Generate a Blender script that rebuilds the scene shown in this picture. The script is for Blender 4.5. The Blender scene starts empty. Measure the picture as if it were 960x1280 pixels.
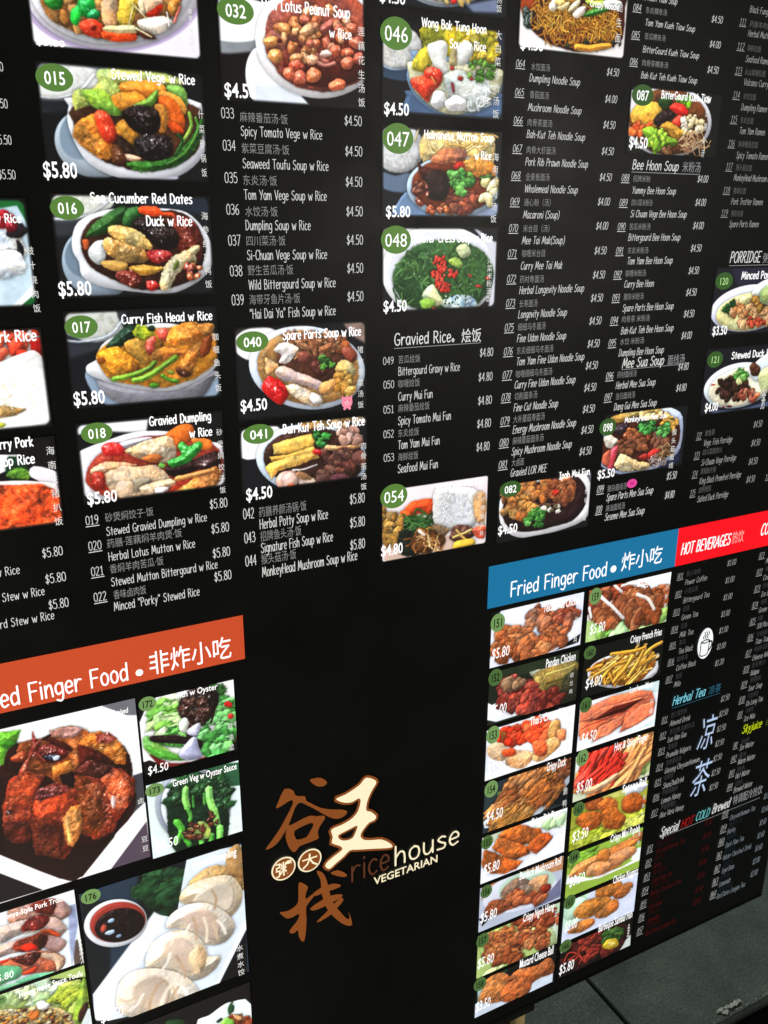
import bpy, bmesh, math, random, re
import numpy as np
from mathutils import Matrix, Vector
R = math.radians
scene = bpy.context.scene
C = scene.collection
# ---------------------------------------------------------------- camera
cam = bpy.data.cameras.new('camera'); camo = bpy.data.objects.new('camera', cam); C.objects.link(camo)
camo.matrix_world = Matrix(((0.88908, 0.14136, -0.43538, 0), (-0.45775, 0.27569, -0.84526, 0), (0.00055, 0.9508, 0.30982, 0), (0, 0, 0, 1)))
camo.location.y = -1.0                       # one metre in front of the lit face (the face lies in y = 0)
cam.sensor_fit = 'VERTICAL'; cam.sensor_height = 24; cam.lens = 24 * 1084.47 / 1280
cam.clip_start = .02; cam.clip_end = 200
scene.camera = camo
# ---------------------------------------------------------------- night air: very dim sky, one street lamp, plus added sheen and fill lamps
world = bpy.data.worlds.new('World'); scene.world = world; world.use_nodes = True
bg = world.node_tree.nodes['Background']; bg.inputs['Color'].default_value = (.62, .74, .78, 1); bg.inputs['Strength'].default_value = .035
def area_lamp(name, loc, target, size, power, col):
    l = bpy.data.lights.new(name, 'AREA'); l.shape = 'DISK'; l.size = size; l.energy = power; l.color = col
    o = bpy.data.objects.new(name, l); C.objects.link(o); o.location = loc
    o.rotation_euler = (Vector(target) - Vector(loc)).to_track_quat('-Z', 'Y').to_euler(); return o
area_lamp('street_lamp_light', (3.6, 5.5, 3.2), (1.4, .6, -1.6), .5, 215, (.88, 1.0, .88))
area_lamp('shopfront_light', (3.3, -4.3, .35), (1.0, 0, -.1), 1.6, 24, (1.0, .95, .84))  # added lamp, placed so its reflection gives the face a soft sheen
area_lamp('leg_fill_light', (-1.3, -.55, -1.5), (.8, 0, -1.5), .3, 42, (1.0, .92, .78))  # added low fill, only to brighten the front of the pine leg
scene.view_settings.view_transform = 'Standard'; scene.view_settings.look = 'None'
scene.view_settings.exposure = 0; scene.view_settings.gamma = 1
# ---------------------------------------------------------------- materials
def lin(h):
    v = [int(h[i:i + 2], 16) / 255 for i in (0, 2, 4)]
    return tuple([c / 12.92 if c < .04045 else ((c + .055) / 1.055) ** 2.4 for c in v] + [1])
MATS = {}
def lit(name, hexcol, strength=1.0, rough=.35):
    """printed ink on the back-lit face: the lightbox shines through it"""
    if name in MATS: return MATS[name]
    m = bpy.data.materials.new(name); m.use_nodes = True; nt = m.node_tree; b = nt.nodes['Principled BSDF']; c = lin(hexcol)
    tc = nt.nodes.new('ShaderNodeTexCoord'); no = nt.nodes.new('ShaderNodeTexNoise'); no.inputs['Scale'].default_value = 900; no.inputs['Detail'].default_value = 3
    nt.links.new(tc.outputs['Object'], no.inputs['Vector'])
    mr = nt.nodes.new('ShaderNodeMapRange'); mr.inputs['To Min'].default_value = .88 * strength; mr.inputs['To Max'].default_value = 1.12 * strength
    nt.links.new(no.outputs['Fac'], mr.inputs['Value']); nt.links.new(mr.outputs[0], b.inputs['Emission Strength'])
    b.inputs['Base Color'].default_value = tuple(x * .5 for x in c[:3]) + (1,); b.inputs['Emission Color'].default_value = c
    b.inputs['Roughness'].default_value = rough; b.inputs['Specular IOR Level'].default_value = .3
    MATS[name] = m; return m
def plain(name, col, rough=.5, noise=.15, scale=20, bump=0, metal=0):
    if name in MATS: return MATS[name]
    m = bpy.data.materials.new(name); m.use_nodes = True; nt = m.node_tree; b = nt.nodes['Principled BSDF']
    tc = nt.nodes.new('ShaderNodeTexCoord'); no = nt.nodes.new('ShaderNodeTexNoise'); no.inputs['Scale'].default_value = scale; no.inputs['Detail'].default_value = 8; no.inputs['Roughness'].default_value = .7
    nt.links.new(tc.outputs['Object'], no.inputs['Vector'])
    cr = nt.nodes.new('ShaderNodeValToRGB'); cr.color_ramp.elements[0].position = .32; cr.color_ramp.elements[1].position = .7
    cr.color_ramp.elements[0].color = tuple(x * (1 - noise) for x in col) + (1,); cr.color_ramp.elements[1].color = tuple(min(1, x * (1 + noise)) for x in col) + (1,)
    nt.links.new(no.outputs['Fac'], cr.inputs['Fac']); nt.links.new(cr.outputs['Color'], b.inputs['Base Color'])
    b.inputs['Roughness'].default_value = rough; b.inputs['Metallic'].default_value = metal
    if bump:
        bp = nt.nodes.new('ShaderNodeBump'); bp.inputs['Strength'].default_value = bump; bp.inputs['Distance'].default_value = .004
        nt.links.new(no.outputs['Fac'], bp.inputs['Height']); nt.links.new(bp.outputs['Normal'], b.inputs['Normal'])
    MATS[name] = m; return m
def print_mat(name, a):
    h, w = a.shape[:2]; im = bpy.data.images.new(name, w, h); px = np.ones((h, w, 4), np.float32); px[..., :3] = a[::-1]
    im.pixels.foreach_set(px.ravel()); im.update(); im.pack()
    m = bpy.data.materials.new(name); m.use_nodes = True; nt = m.node_tree; b = nt.nodes['Principled BSDF']
    t = nt.nodes.new('ShaderNodeTexImage'); t.image = im; t.extension = 'EXTEND'; t.interpolation = 'Cubic'
    nt.links.new(t.outputs['Color'], b.inputs['Emission Color']); b.inputs['Emission Strength'].default_value = 1.04
    b.inputs['Base Color'].default_value = (.03, .03, .03, 1); b.inputs['Roughness'].default_value = .35; b.inputs['Specular IOR Level'].default_value = .3
    return m
# ---------------------------------------------------------------- object helpers
def link(name, me, mat, parent=None, loc=(0, 0, 0), label=None):
    o = bpy.data.objects.new(name, me); C.objects.link(o); o.location = loc
    if mat and not me.materials: me.materials.append(mat)
    if parent: o.parent = parent
    if label: o['label'] = label
    return o
def mesh(verts, faces, name='mesh'):
    me = bpy.data.meshes.new(name); me.from_pydata([tuple(v) for v in verts], [], faces); me.update(); return me
def box_mesh(x0, x1, y0, y1, z0, z1, bev=.0):
    bm = bmesh.new(); bmesh.ops.create_cube(bm, size=1)
    for v in bm.verts: v.co = Vector(((x0 + x1) / 2 + v.co.x * (x1 - x0), (y0 + y1) / 2 + v.co.y * (y1 - y0), (z0 + z1) / 2 + v.co.z * (z1 - z0)))
    if bev: bmesh.ops.bevel(bm, geom=bm.edges[:], offset=bev, segments=2, affect='EDGES')
    me = bpy.data.meshes.new('box'); bm.to_mesh(me); bm.free(); return me
def plate(x0, x1, z0, z1, y):                # thin printed sheet facing -y, origin kept at the sheet's centre
    cx, cz = (x0 + x1) / 2, (z0 + z1) / 2; w, h = (x1 - x0) / 2, (z1 - z0) / 2
    me = mesh([(-w, 0, -h), (w, 0, -h), (w, 0, h), (-w, 0, h)], [(0, 1, 2, 3)])
    uv = me.uv_layers.new(name='UVMap')
    for l, c in zip(uv.data, ((0, 0), (1, 0), (1, 1), (0, 1))): l.uv = c
    return me, (cx, y, cz)
def disc(cx, cz, rx, rz, n=40): return [(cx + rx * math.cos(i * 2 * math.pi / n), cz + rz * math.sin(i * 2 * math.pi / n)) for i in range(n)]
def fill(loops, y=0):
    """flat polygon with holes, facing -y"""
    bm = bmesh.new(); es = []
    for lp in loops:
        vs = [bm.verts.new((x, y, z)) for x, z in lp]
        for a, b in zip(vs, vs[1:] + vs[:1]): es.append(bm.edges.new((a, b)))
    bmesh.ops.triangle_fill(bm, use_beauty=True, edges=es)
    for f in bm.faces:
        f.normal_update()
        if f.normal.y > 0: f.normal_flip()
    me = bpy.data.meshes.new('fill'); bm.to_mesh(me); bm.free(); return me
# ---------------------------------------------------------------- hand-lettered stroke alphabet (cap height 10)
GL = {
'A': '6.6|0,0 3.2,10 6.4,0|1.2,3.4 5.4,3.4', 'B': '6|.6,0 .6,10|~.6,10 3.6,9.8 4.6,7.8 3.6,5.8 .6,5.4|~.6,5.4 4.2,5 5.6,2.8 4.2,.4 .6,0', 'C': '6|~5.6,8.6 4.2,10 1.8,9 .4,5 1.4,1 3.6,0 5.6,1.4',
'D': '6.4|.6,0 .6,10|~.6,10 3.6,9.6 5.9,5.4 4,.8 .6,0', 'E': '5.6|5.2,10 .6,10 .6,0 5.3,0|.6,5.2 4.6,5.2', 'F': '5.4|5.2,10 .6,10 .6,0|.6,5.2 4.4,5.2', 'G': '6.6|~5.8,8.8 4.2,10 1.8,9.2 .4,5 1.6,.9 4,0 5.8,1.6 6,4.4|3.6,4.4 6.2,4.4',
'H': '6.4|.6,0 .6,10|5.8,0 5.8,10|.6,5.2 5.8,5.2', 'I': '4.4|.4,10 4,10|2.2,10 2.2,0|.4,0 4,0', 'J': '5.6|1.4,10 5.2,10|~3.8,10 3.8,2.6 2.6,0 .4,1.8', 'K': '6|.6,0 .6,10|5.2,10 .8,4.8 5.6,0', 'L': '5|.6,10 .6,0 4.8,0',
'M': '8|.4,0 1.6,10 3.9,2.4 6.2,10 7.6,0', 'N': '6.8|.6,0 .6,10 6,0 6,10', 'O': '7|~3.4,10 1,8.4 .4,5 1.2,1.4 3.6,0 5.9,1.6 6.6,5 5.8,8.6 3.4,10', 'P': '5.6|.6,0 .6,10|~.6,10 3.8,9.8 5,7.4 3.6,5 .6,4.6', 'Q': '7|~3.4,10 1,8.4 .4,5 1.2,1.4 3.6,0 5.9,1.6 6.6,5 5.8,8.6 3.4,10|4.2,2.4 6.8,-1',
'R': '6|.6,0 .6,10|~.6,10 3.8,9.8 4.8,7.6 3.6,5.4 .6,5|2.4,5 5.6,0', 'S': '5.8|~5,9 3.4,10 1,8.6 1.4,6.2 4.2,4.8 5.2,2.4 3.6,.2 1.4,.2 .4,1.8', 'T': '6|.2,10 6,10|3.1,10 3.1,0', 'U': '6.4|~.6,10 .6,3.4 1.6,.6 3.4,0 5.2,1 5.8,4 5.8,10', 'V': '6|.3,10 3,0 5.9,10', 'W': '9|.3,10 2.2,0 4.5,8.8 6.7,0 8.8,10', 'X': '6.4|.4,0 6,10|.6,10 5.8,0', 'Y': '6|.3,10 3,5|5.8,10 2.4,0', 'Z': '6|.6,10 5.4,10 .4,0 5.6,0',
'a': '5.4|~4.6,5.8 2.6,6.9 .8,5.2 .5,2.4 1.8,.1 3.6,.8 4.6,4.2|~4.6,6.6 4.5,2.4 5.1,0', 'b': '5.2|.6,10 .6,0|~.6,4.4 2.2,6.6 4.2,5.8 4.6,3 3.2,.2 .6,.6', 'c': '4.6|~4.2,5.8 2.6,6.8 .7,5 .6,2 2,0 4.2,.9', 'd': '5.4|~4.6,5 3,6.7 1,5.6 .5,2.8 1.8,.1 4.6,1.6|4.7,10 4.6,0', 'e': '5|~.7,3.4 4.4,3.8 3.9,6.2 2.3,6.8 .8,5 .6,2.2 2,0 4.3,.9',
'f': '4.4|~4.3,9.4 2.8,10 1.9,8.4 1.8,0|.4,6.2 3.8,6.2', 'g': '5.2|~4.5,5.4 2.8,6.8 .9,5.6 .5,3 1.8,.6 4.5,2|~4.6,6.6 4.6,-.8 3.2,-3.2 .8,-2.4', 'h': '5.2|.6,10 .6,0|~.6,3.8 2.4,6.4 4,5.8 4.5,3 4.5,0', 'i': '2|1,6.6 1,0|1,9.3 1,8.7', 'j': '3|~2.2,6.6 2.2,-1 1.2,-3 -.2,-2.2|2.2,9.3 2.2,8.7', 'k': '4.8|.6,10 .6,0|4,6.6 .8,3 4.4,0', 'l': '2|1,10 1,0',
'm': '7.6|.6,6.7 .6,0|~.6,3.8 2,6.5 3.3,5.6 3.7,0|~3.8,3.8 5.2,6.5 6.4,5.8 6.8,0', 'n': '5.2|.6,6.7 .6,0|~.6,3.8 2.4,6.6 4,5.8 4.6,0', 'o': '5.2|~2.6,6.8 .9,5.6 .5,3.2 1.2,.8 2.7,0 4.2,.9 4.7,3.4 4.1,5.8 2.6,6.8', 'p': '5.2|.6,6.6 .6,-3.2|~.6,4.8 2.4,6.7 4.2,5.8 4.6,3 3.2,.3 .6,.9', 'q': '5.2|4.6,6.6 4.6,-3.2|~4.6,5 2.8,6.7 .8,5.4 .5,2.8 1.8,.2 4.6,1.8', 'r': '4.4|.6,6.7 .6,0|~.6,3.6 2.2,6.4 4.2,6.2', 's': '4.6|~4,6 2.4,6.7 .8,5.4 2.2,3.7 4,2.4 3.4,.3 .5,.4',
't': '4.4|2.1,9.2 2.1,0|.3,6.4 4,6.4', 'u': '5.2|~.6,6.6 .7,2 1.8,.1 3.4,.6 4.4,3|4.5,6.6 4.6,0', 'v': '4.6|.3,6.6 2.2,0 4.4,6.6', 'w': '7.6|.2,6.8 2.1,0 3.8,5.4 5.5,0 7.4,6.8', 'x': '5|.4,0 4.6,6.6|.4,6.6 4.6,0', 'y': '4.8|.4,6.6 2.5,.9|4.5,6.6 1.2,-3.2', 'z': '5|.6,6.4 4.4,6.4 .4,0 4.6,0',
'0': '5.8|~2.9,10 1,8.6 .4,5 1,1.4 2.9,0 4.8,1.4 5.4,5 4.8,8.6 2.9,10', '1': '5.2|1.2,8 2.8,10 2.8,0|1,0 4.6,0', '2': '5.8|~.6,8.2 2.4,10 4.6,9 4.6,6.4 2.4,2.8 .5,0|.5,0 5.3,0', '3': '5.8|~.6,9 2.8,10 4.8,8.6 4.2,6 2.2,5.4|~2.2,5.4 5,4.6 5.2,1.8 3,0 .4,1', '4': '5.8|4.2,0 4.2,10 .4,3.2 5.6,3.2', '5': '5.8|5,10 1.2,10 .8,5.8|~.8,5.8 3.4,6.4 5.2,4 4.4,.9 2.2,0 .4,1', '6': '5.8|~4.6,9.8 2,8.2 .6,4.4 1.2,.9 3.2,0 5,1.4 4.8,4.4 2.8,5.6 .8,3.8', '7': '5.8|.4,10 5.4,10 2,0', '8': '5.8|~2.9,5.4 1,6.8 1.2,9.2 3,10 4.8,9 4.6,6.8 2.9,5.4 .8,3.8 .8,1.2 2.9,0 5.1,1.2 5,3.8 2.9,5.4', '9': '5.8|~5,6.2 3,4.4 1,5.6 .8,8.4 2.8,10 4.8,8.6 5,5.4 3.8,1.6 1.6,0',
'$': '5.6|~4.9,8 3,8.9 1,7.8 1.2,5.8 4,4.6 5,2.8 3.4,.9 1.4,.9 .4,2.2|2.9,10.4 2.6,-.8', '.': '2|1,.4 1,0', '-': '4|.4,4.2 3.4,4.2', '(': '3.4|~2.8,10.6 .8,7 .8,2 2.8,-1.6', ')': '3.4|~.6,10.6 2.6,7 2.6,2 .6,-1.6', '"': '3.8|1,10 1,7.6|2.8,10 2.8,7.6', "'": '2|1,10 1,7.6', '&': '6.6|~6,0 2.4,6 2,8.8 3.4,9.8 4.4,8.2 1,3.4 1.2,.6 3.4,.2 5.8,4', '。': '5|~1.6,2.6 .4,1.4 1.6,0 2.8,1.4 1.6,2.6', ' ': '3.6'}
def ribbon(P, w, y, V, F, closed=False):
    n = len(P); i0 = len(V); base = []
    for i in range(n):
        a = P[max(i - 1, 0)]; b = P[min(i + 1, n - 1)]; d = b - a; L = math.hypot(*d) or 1; nx, nz = -d[1] / L, d[0] / L
        if 0 < i < n - 1:
            e1 = P[i] - P[i - 1]; e2 = P[i + 1] - P[i]; l1 = math.hypot(*e1) or 1; l2 = math.hypot(*e2) or 1
            c = max(.45, math.sqrt(max(0, (1 + (e1 @ e2) / l1 / l2) / 2)))
        else: c = 1
        x, z = P[i]; V += [(x + nx * w / c, y, z + nz * w / c), (x - nx * w / c, y, z - nz * w / c)]
    for i in range(n - 1):
        a = i0 + 2 * i; F.append((a, a + 1, a + 3, a + 2))
    for e, s in ((0, -1), (n - 1, 1)):           # round ends
        j = i0 + 2 * e; d = (P[min(e + 1, n - 1)] - P[max(e - 1, 0)]); L = math.hypot(*d) or 1; d = d / L * s * w
        x, z = P[e]; v1, v2 = V[j], V[j + 1]; k = len(V)
        V += [(x + d[0] * .8 + (v1[0] - x) * .6, y, z + d[1] * .8 + (v1[2] - z) * .6), (x + d[0] * .8 + (v2[0] - x) * .6, y, z + d[1] * .8 + (v2[2] - z) * .6)]
        F.append((j, j + 1, k + 1, k) if s > 0 else (j + 1, j, k, k + 1))
def stroke_text(txt, x0, x1, z, h, weight=.55, underline=False, shear=0, name='text', jitter=True):
    adv = 0; glyphs = []
    for ch in txt:
        g = GL.get(ch, GL['o']).split('|'); glyphs.append((adv, g[1:])); adv += float(g[0]) + .9
    sx = (x1 - x0 - shear * h * .7) / max(adv - .9, 1); sz = h / 10; w = weight * (sz * .62 + sx * .38); V, F = [], []; y = 0
    for a, strokes in glyphs:
        for s in strokes:
            cur = s[0] == '~'; pts = np.array([[float(q) for q in t.split(',')] for t in s.lstrip('~').split()])
            if cur: pts = smooth(pts, 3)
            pts = np.stack([(pts[:, 0] + a) * sx + shear * pts[:, 1] * sz, pts[:, 1] * sz], 1)
            if cur: ribbon(pts, w, y, V, F); y -= .000004
            else:
                for k in range(len(pts) - 1): ribbon(pts[k:k + 2], w, y, V, F); y -= .000004
    if underline:
        ribbon(np.array([[-.2 * sz, -2.2 * sz], [x1 - x0 + .2 * sz, -2.2 * sz]]), .4 * sz, y, V, F)
    me = mesh(V, F, name)
    return me, (x0, 0, z)
PENDING = []
def font_text(name, txt, x0, x1, z, h, mat, parent, y, bold=0., shear=0., vertical=False, fitw=True):
    cu = bpy.data.curves.new(name, 'FONT'); cu.body = txt; cu.size = 1; cu.resolution_u = 2; cu.offset = bold; cu.shear = shear; cu.fill_mode = 'FRONT'
    if vertical: cu.body = '\n'.join(txt); cu.align_x = 'CENTER'; cu.space_line = min(1.6, max(.85, h / len(txt) / (x1 - x0) * .9))
    o = bpy.data.objects.new(name, cu); C.objects.link(o)
    PENDING.append((o, name, x0, x1, z, h, mat, parent, y, vertical)); return o
def stroke(name, txt, x0, x1, z, h, mat, parent, y, weight=.55, **kw):
    me, loc = stroke_text(txt, x0, x1, z, h, weight, **kw)
    px, py, pz = parent.location if parent else (0, 0, 0)
    return link(name, me, mat, parent, (loc[0] - px, y - py, loc[2] - pz))
def shape2d(name, loops, mat, parent, y, label=None):
    me = fill(loops, 0); px, py, pz = parent.location if parent else (0, 0, 0)
    cx, cz = loops[0][0]
    for v in me.vertices: v.co.x -= cx; v.co.z -= cz
    return link(name, me, mat, parent, (cx - px, y - py, cz - pz), label)
# ---------------------------------------------------------------- the pavement
JX = [1.119 + .86 * k for k in range(-5, 6)]
def slab_mesh(w, d, t=.03):
    return box_mesh(-w / 2, w / 2, -d / 2, d / 2, -t, 0, .002)
FLOOR = -1.62
bed = link('ground', box_mesh(-14, 16, -9, 15, FLOOR - .25, FLOOR - .034), plain('bedding_concrete', (.035, .037, .036), .95, .2, 12))
bed['kind'] = 'structure'
pv = bpy.data.objects.new('pavement', None); C.objects.link(pv); pv['kind'] = 'structure'; pv.location = (0, 0, FLOOR)
def slab_material():
    m = bpy.data.materials.new('pavement_slab'); m.use_nodes = True; nt = m.node_tree; b = nt.nodes['Principled BSDF']
    tc = nt.nodes.new('ShaderNodeNewGeometry'); L = nt.links.new
    def noise(sc, det=6):
        n = nt.nodes.new('ShaderNodeTexNoise'); n.inputs['Scale'].default_value = sc; n.inputs['Detail'].default_value = det; n.inputs['Roughness'].default_value = .65; L(tc.outputs['Position'], n.inputs['Vector']); return n
    a, c, d = noise(9), noise(190, 5), noise(5.5)
    r1 = nt.nodes.new('ShaderNodeValToRGB'); r1.color_ramp.elements[0].position = .3; r1.color_ramp.elements[1].position = .72
    r1.color_ramp.elements[0].color = (.09, .115, .10, 1); r1.color_ramp.elements[1].color = (.185, .215, .19, 1); L(a.outputs['Fac'], r1.inputs['Fac'])
    r2 = nt.nodes.new('ShaderNodeValToRGB'); r2.color_ramp.elements[0].position = .36; r2.color_ramp.elements[1].position = .66
    r2.color_ramp.elements[0].color = (.55, .55, .55, 1); r2.color_ramp.elements[1].color = (1.3, 1.3, 1.3, 1); L(c.outputs['Fac'], r2.inputs['Fac'])
    mx = nt.nodes.new('ShaderNodeMix'); mx.data_type = 'RGBA'; mx.blend_type = 'MULTIPLY'; mx.inputs['Factor'].default_value = 1; L(r1.outputs[0], mx.inputs['A']); L(r2.outputs[0], mx.inputs['B'])
    r3 = nt.nodes.new('ShaderNodeValToRGB'); r3.color_ramp.elements[0].position = .35; r3.color_ramp.elements[1].position = .6; r3.color_ramp.elements[0].color = (.66, .66, .66, 1); r3.color_ramp.elements[1].color = (1, 1, 1, 1); L(d.outputs['Fac'], r3.inputs['Fac'])
    m2 = nt.nodes.new('ShaderNodeMix'); m2.data_type = 'RGBA'; m2.blend_type = 'MULTIPLY'; m2.inputs['Factor'].default_value = 1; L(mx.outputs['Result'], m2.inputs['A']); L(r3.outputs[0], m2.inputs['B'])
    L(m2.outputs['Result'], b.inputs['Base Color']); b.inputs['Roughness'].default_value = .8
    bp = nt.nodes.new('ShaderNodeBump'); bp.inputs['Strength'].default_value = .35; bp.inputs['Distance'].default_value = .003; L(c.outputs['Fac'], bp.inputs['Height']); L(bp.outputs['Normal'], b.inputs['Normal'])
    return m
SLAB = slab_material()
sm = slab_mesh(.851, .852); sm2 = slab_mesh(.852, .60)
rnd = random.Random(4)
for i, jx in enumerate(JX[:-1]):
    for k in range(8):                               # behind the joint that runs along the board
        o = link('paving_slab', sm, SLAB, pv, (jx + .43, -.057 + .426 + k * .86, rnd.uniform(-.0015, .0015)))
    for k in range(5):                               # in front of the drain
        o = link('paving_slab', sm2, SLAB, pv, (jx + .43, -.107 - .30 - k * .61, rnd.uniform(-.0015, .0015)))
# white mortar smears on the slab edge by the drain
sp = []
for q in range(46):
    u = rnd.random(); cx, cy = (1.345 + rnd.uniform(-.03, .035), -.048 + rnd.uniform(0, .012)) if q < 10 else (rnd.uniform(1.2, 1.7), -.0535); a = rnd.uniform(.003, .007) if q < 10 else rnd.uniform(.0006, .0016); sp.append([(cx + a * (1.4 + .5 * math.sin(3 * t)) * math.cos(t), cy + a * .7 * (1 + .4 * math.sin(5 * t + q)) * math.sin(t)) for t in [i * .628 for i in range(10)]])
V, F = [], []
for k, lp in enumerate(sp):
    i0 = len(V); V += [(x, y, .0022 + .00012 * k) for x, y in lp]; F.append(tuple(range(i0, i0 + len(lp))))
link('mortar_stain', mesh(V, F), plain('dry_mortar', (.62, .63, .58), .9, .3, 60), pv)['kind'] = 'stuff'

# ---------------------------------------------------------------- the lit menu board
board = bpy.data.objects.new('menu_board', None); C.objects.link(board); board.location = (0, 0, FLOOR)
board['label'] = 'large black backlit menu board covered with food photographs, white price lists and coloured headings'
board['category'] = 'menu board'
BX0, BX1, BZ0, BZ1 = -.40, 1.449, -1.392, .50
def off(x, y, z): return (x, y, z - FLOOR)
def blackface():
    m = bpy.data.materials.new('black_acrylic_face'); m.use_nodes = True; nt = m.node_tree; b = nt.nodes['Principled BSDF']; L = nt.links.new
    g = nt.nodes.new('ShaderNodeNewGeometry'); n = nt.nodes.new('ShaderNodeTexNoise'); n.inputs['Scale'].default_value = 420; n.inputs['Detail'].default_value = 2; L(g.outputs['Position'], n.inputs['Vector'])
    r = nt.nodes.new('ShaderNodeValToRGB'); r.color_ramp.elements[0].color = (.003, .003, .0034, 1); r.color_ramp.elements[1].color = (.0075, .0075, .008, 1); L(n.outputs['Fac'], r.inputs['Fac']); L(r.outputs[0], b.inputs['Base Color'])
    b.inputs['Specular IOR Level'].default_value = .45
    n2 = nt.nodes.new('ShaderNodeTexNoise'); n2.inputs['Scale'].default_value = 5; n2.inputs['Detail'].default_value = 7; n2.inputs['Roughness'].default_value = .6; L(g.outputs['Position'], n2.inputs['Vector'])
    mr = nt.nodes.new('ShaderNodeMapRange'); mr.inputs['From Min'].default_value = .3; mr.inputs['From Max'].default_value = .7; mr.inputs['To Min'].default_value = .34; mr.inputs['To Max'].default_value = .50; L(n2.outputs['Fac'], mr.inputs['Value']); L(mr.outputs[0], b.inputs['Roughness'])
    return m
BLACK = blackface(); FRAME = plain('black_powder_coat', (.006, .006, .006), .45, .3, 60)
WOOD = plain('raw_pine', (.62, .47, .22), .7, .12, 14, .2); DARK = plain('painted_steel', (.008, .008, .009), .5, .3, 40)
link('face_panel', box_mesh(BX0 + .006, BX1 - .006, 0, .004, BZ0 + .006, BZ1 - .006), BLACK, board, off(0, 0, 0))
link('cabinet', box_mesh(BX0 + .004, BX1 - .004, .0045, .075, BZ0 + .004, BZ1 - .004), FRAME, board, off(0, 0, 0))
for a in ((BX0, BX1, BZ0, BZ0 + .0055), (BX0, BX1, BZ1 - .0055, BZ1), (BX0, BX0 + .0055, BZ0 + .0058, BZ1 - .0058), (BX1 - .0055, BX1, BZ0 + .0058, BZ1 - .0058)):
    link('frame_trim', box_mesh(a[0], a[1], -.0012, .08, a[2], a[3], .0006), FRAME, board, off(0, 0, 0))
for x in (-.14, .79):
    p = link('leg', box_mesh(x, x + .036, .012, .05, FLOOR + .001, -1.408, .001), WOOD, board, off(0, 0, 0))
    link('bracket', box_mesh(x - .17, x + .047, -.0005, .078, -1.4085, BZ0 - .0005, .0015), DARK, board, off(0, 0, 0))
    link('foot', box_mesh(x - .15, x - .012, .004, .20, FLOOR + .001, -1.4092, .002), DARK, board, off(0, 0, 0))

# ---------------------------------------------------------------- printed photographs
# Every dish picture is flat print: its pixels are computed here, shape by shape, from the
# tables further down (coordinates in tenths of a millimetre from the print's top-left corner).
def _noise_tile(n=512, seed=7, octs=(8, 16, 32, 64, 128, 256), fall=.62):
    rng = np.random.RandomState(seed); out = np.zeros((n, n)); amp = 1.0
    for c in octs:
        g = rng.rand(c, c); t = np.arange(n) * c / n; i = t.astype(int); f = t - i; f = f * f * (3 - 2 * f); j = (i + 1) % c
        a = g[i][:, i] * (1 - f)[None] + g[i][:, j] * f[None]; b = g[j][:, i] * (1 - f)[None] + g[j][:, j] * f[None]
        out += amp * (a * (1 - f)[:, None] + b * f[:, None]); amp *= fall
    out -= out.mean(); return out / out.std()
NT = _noise_tile()
NL = _noise_tile(512, 21, (7, 14, 28, 56), .55)
NH = _noise_tile(512, 9, (64, 128, 256, 512), .85)
def hexc(h): return np.array([int(h[i:i + 2], 16) / 255 for i in (0, 2, 4)])
def opts(s):
    d = dict(n=2, g=1, d=4, r=2, s=3, k=9, b=3, f=0, a=-1)
    for k, v in re.findall(r'([a-z])(\d+)', s or ''): d[k] = float(v)
    if d['n'] == 0 and 'b' not in (s or ''): d['b'] = 0
    return d
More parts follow.
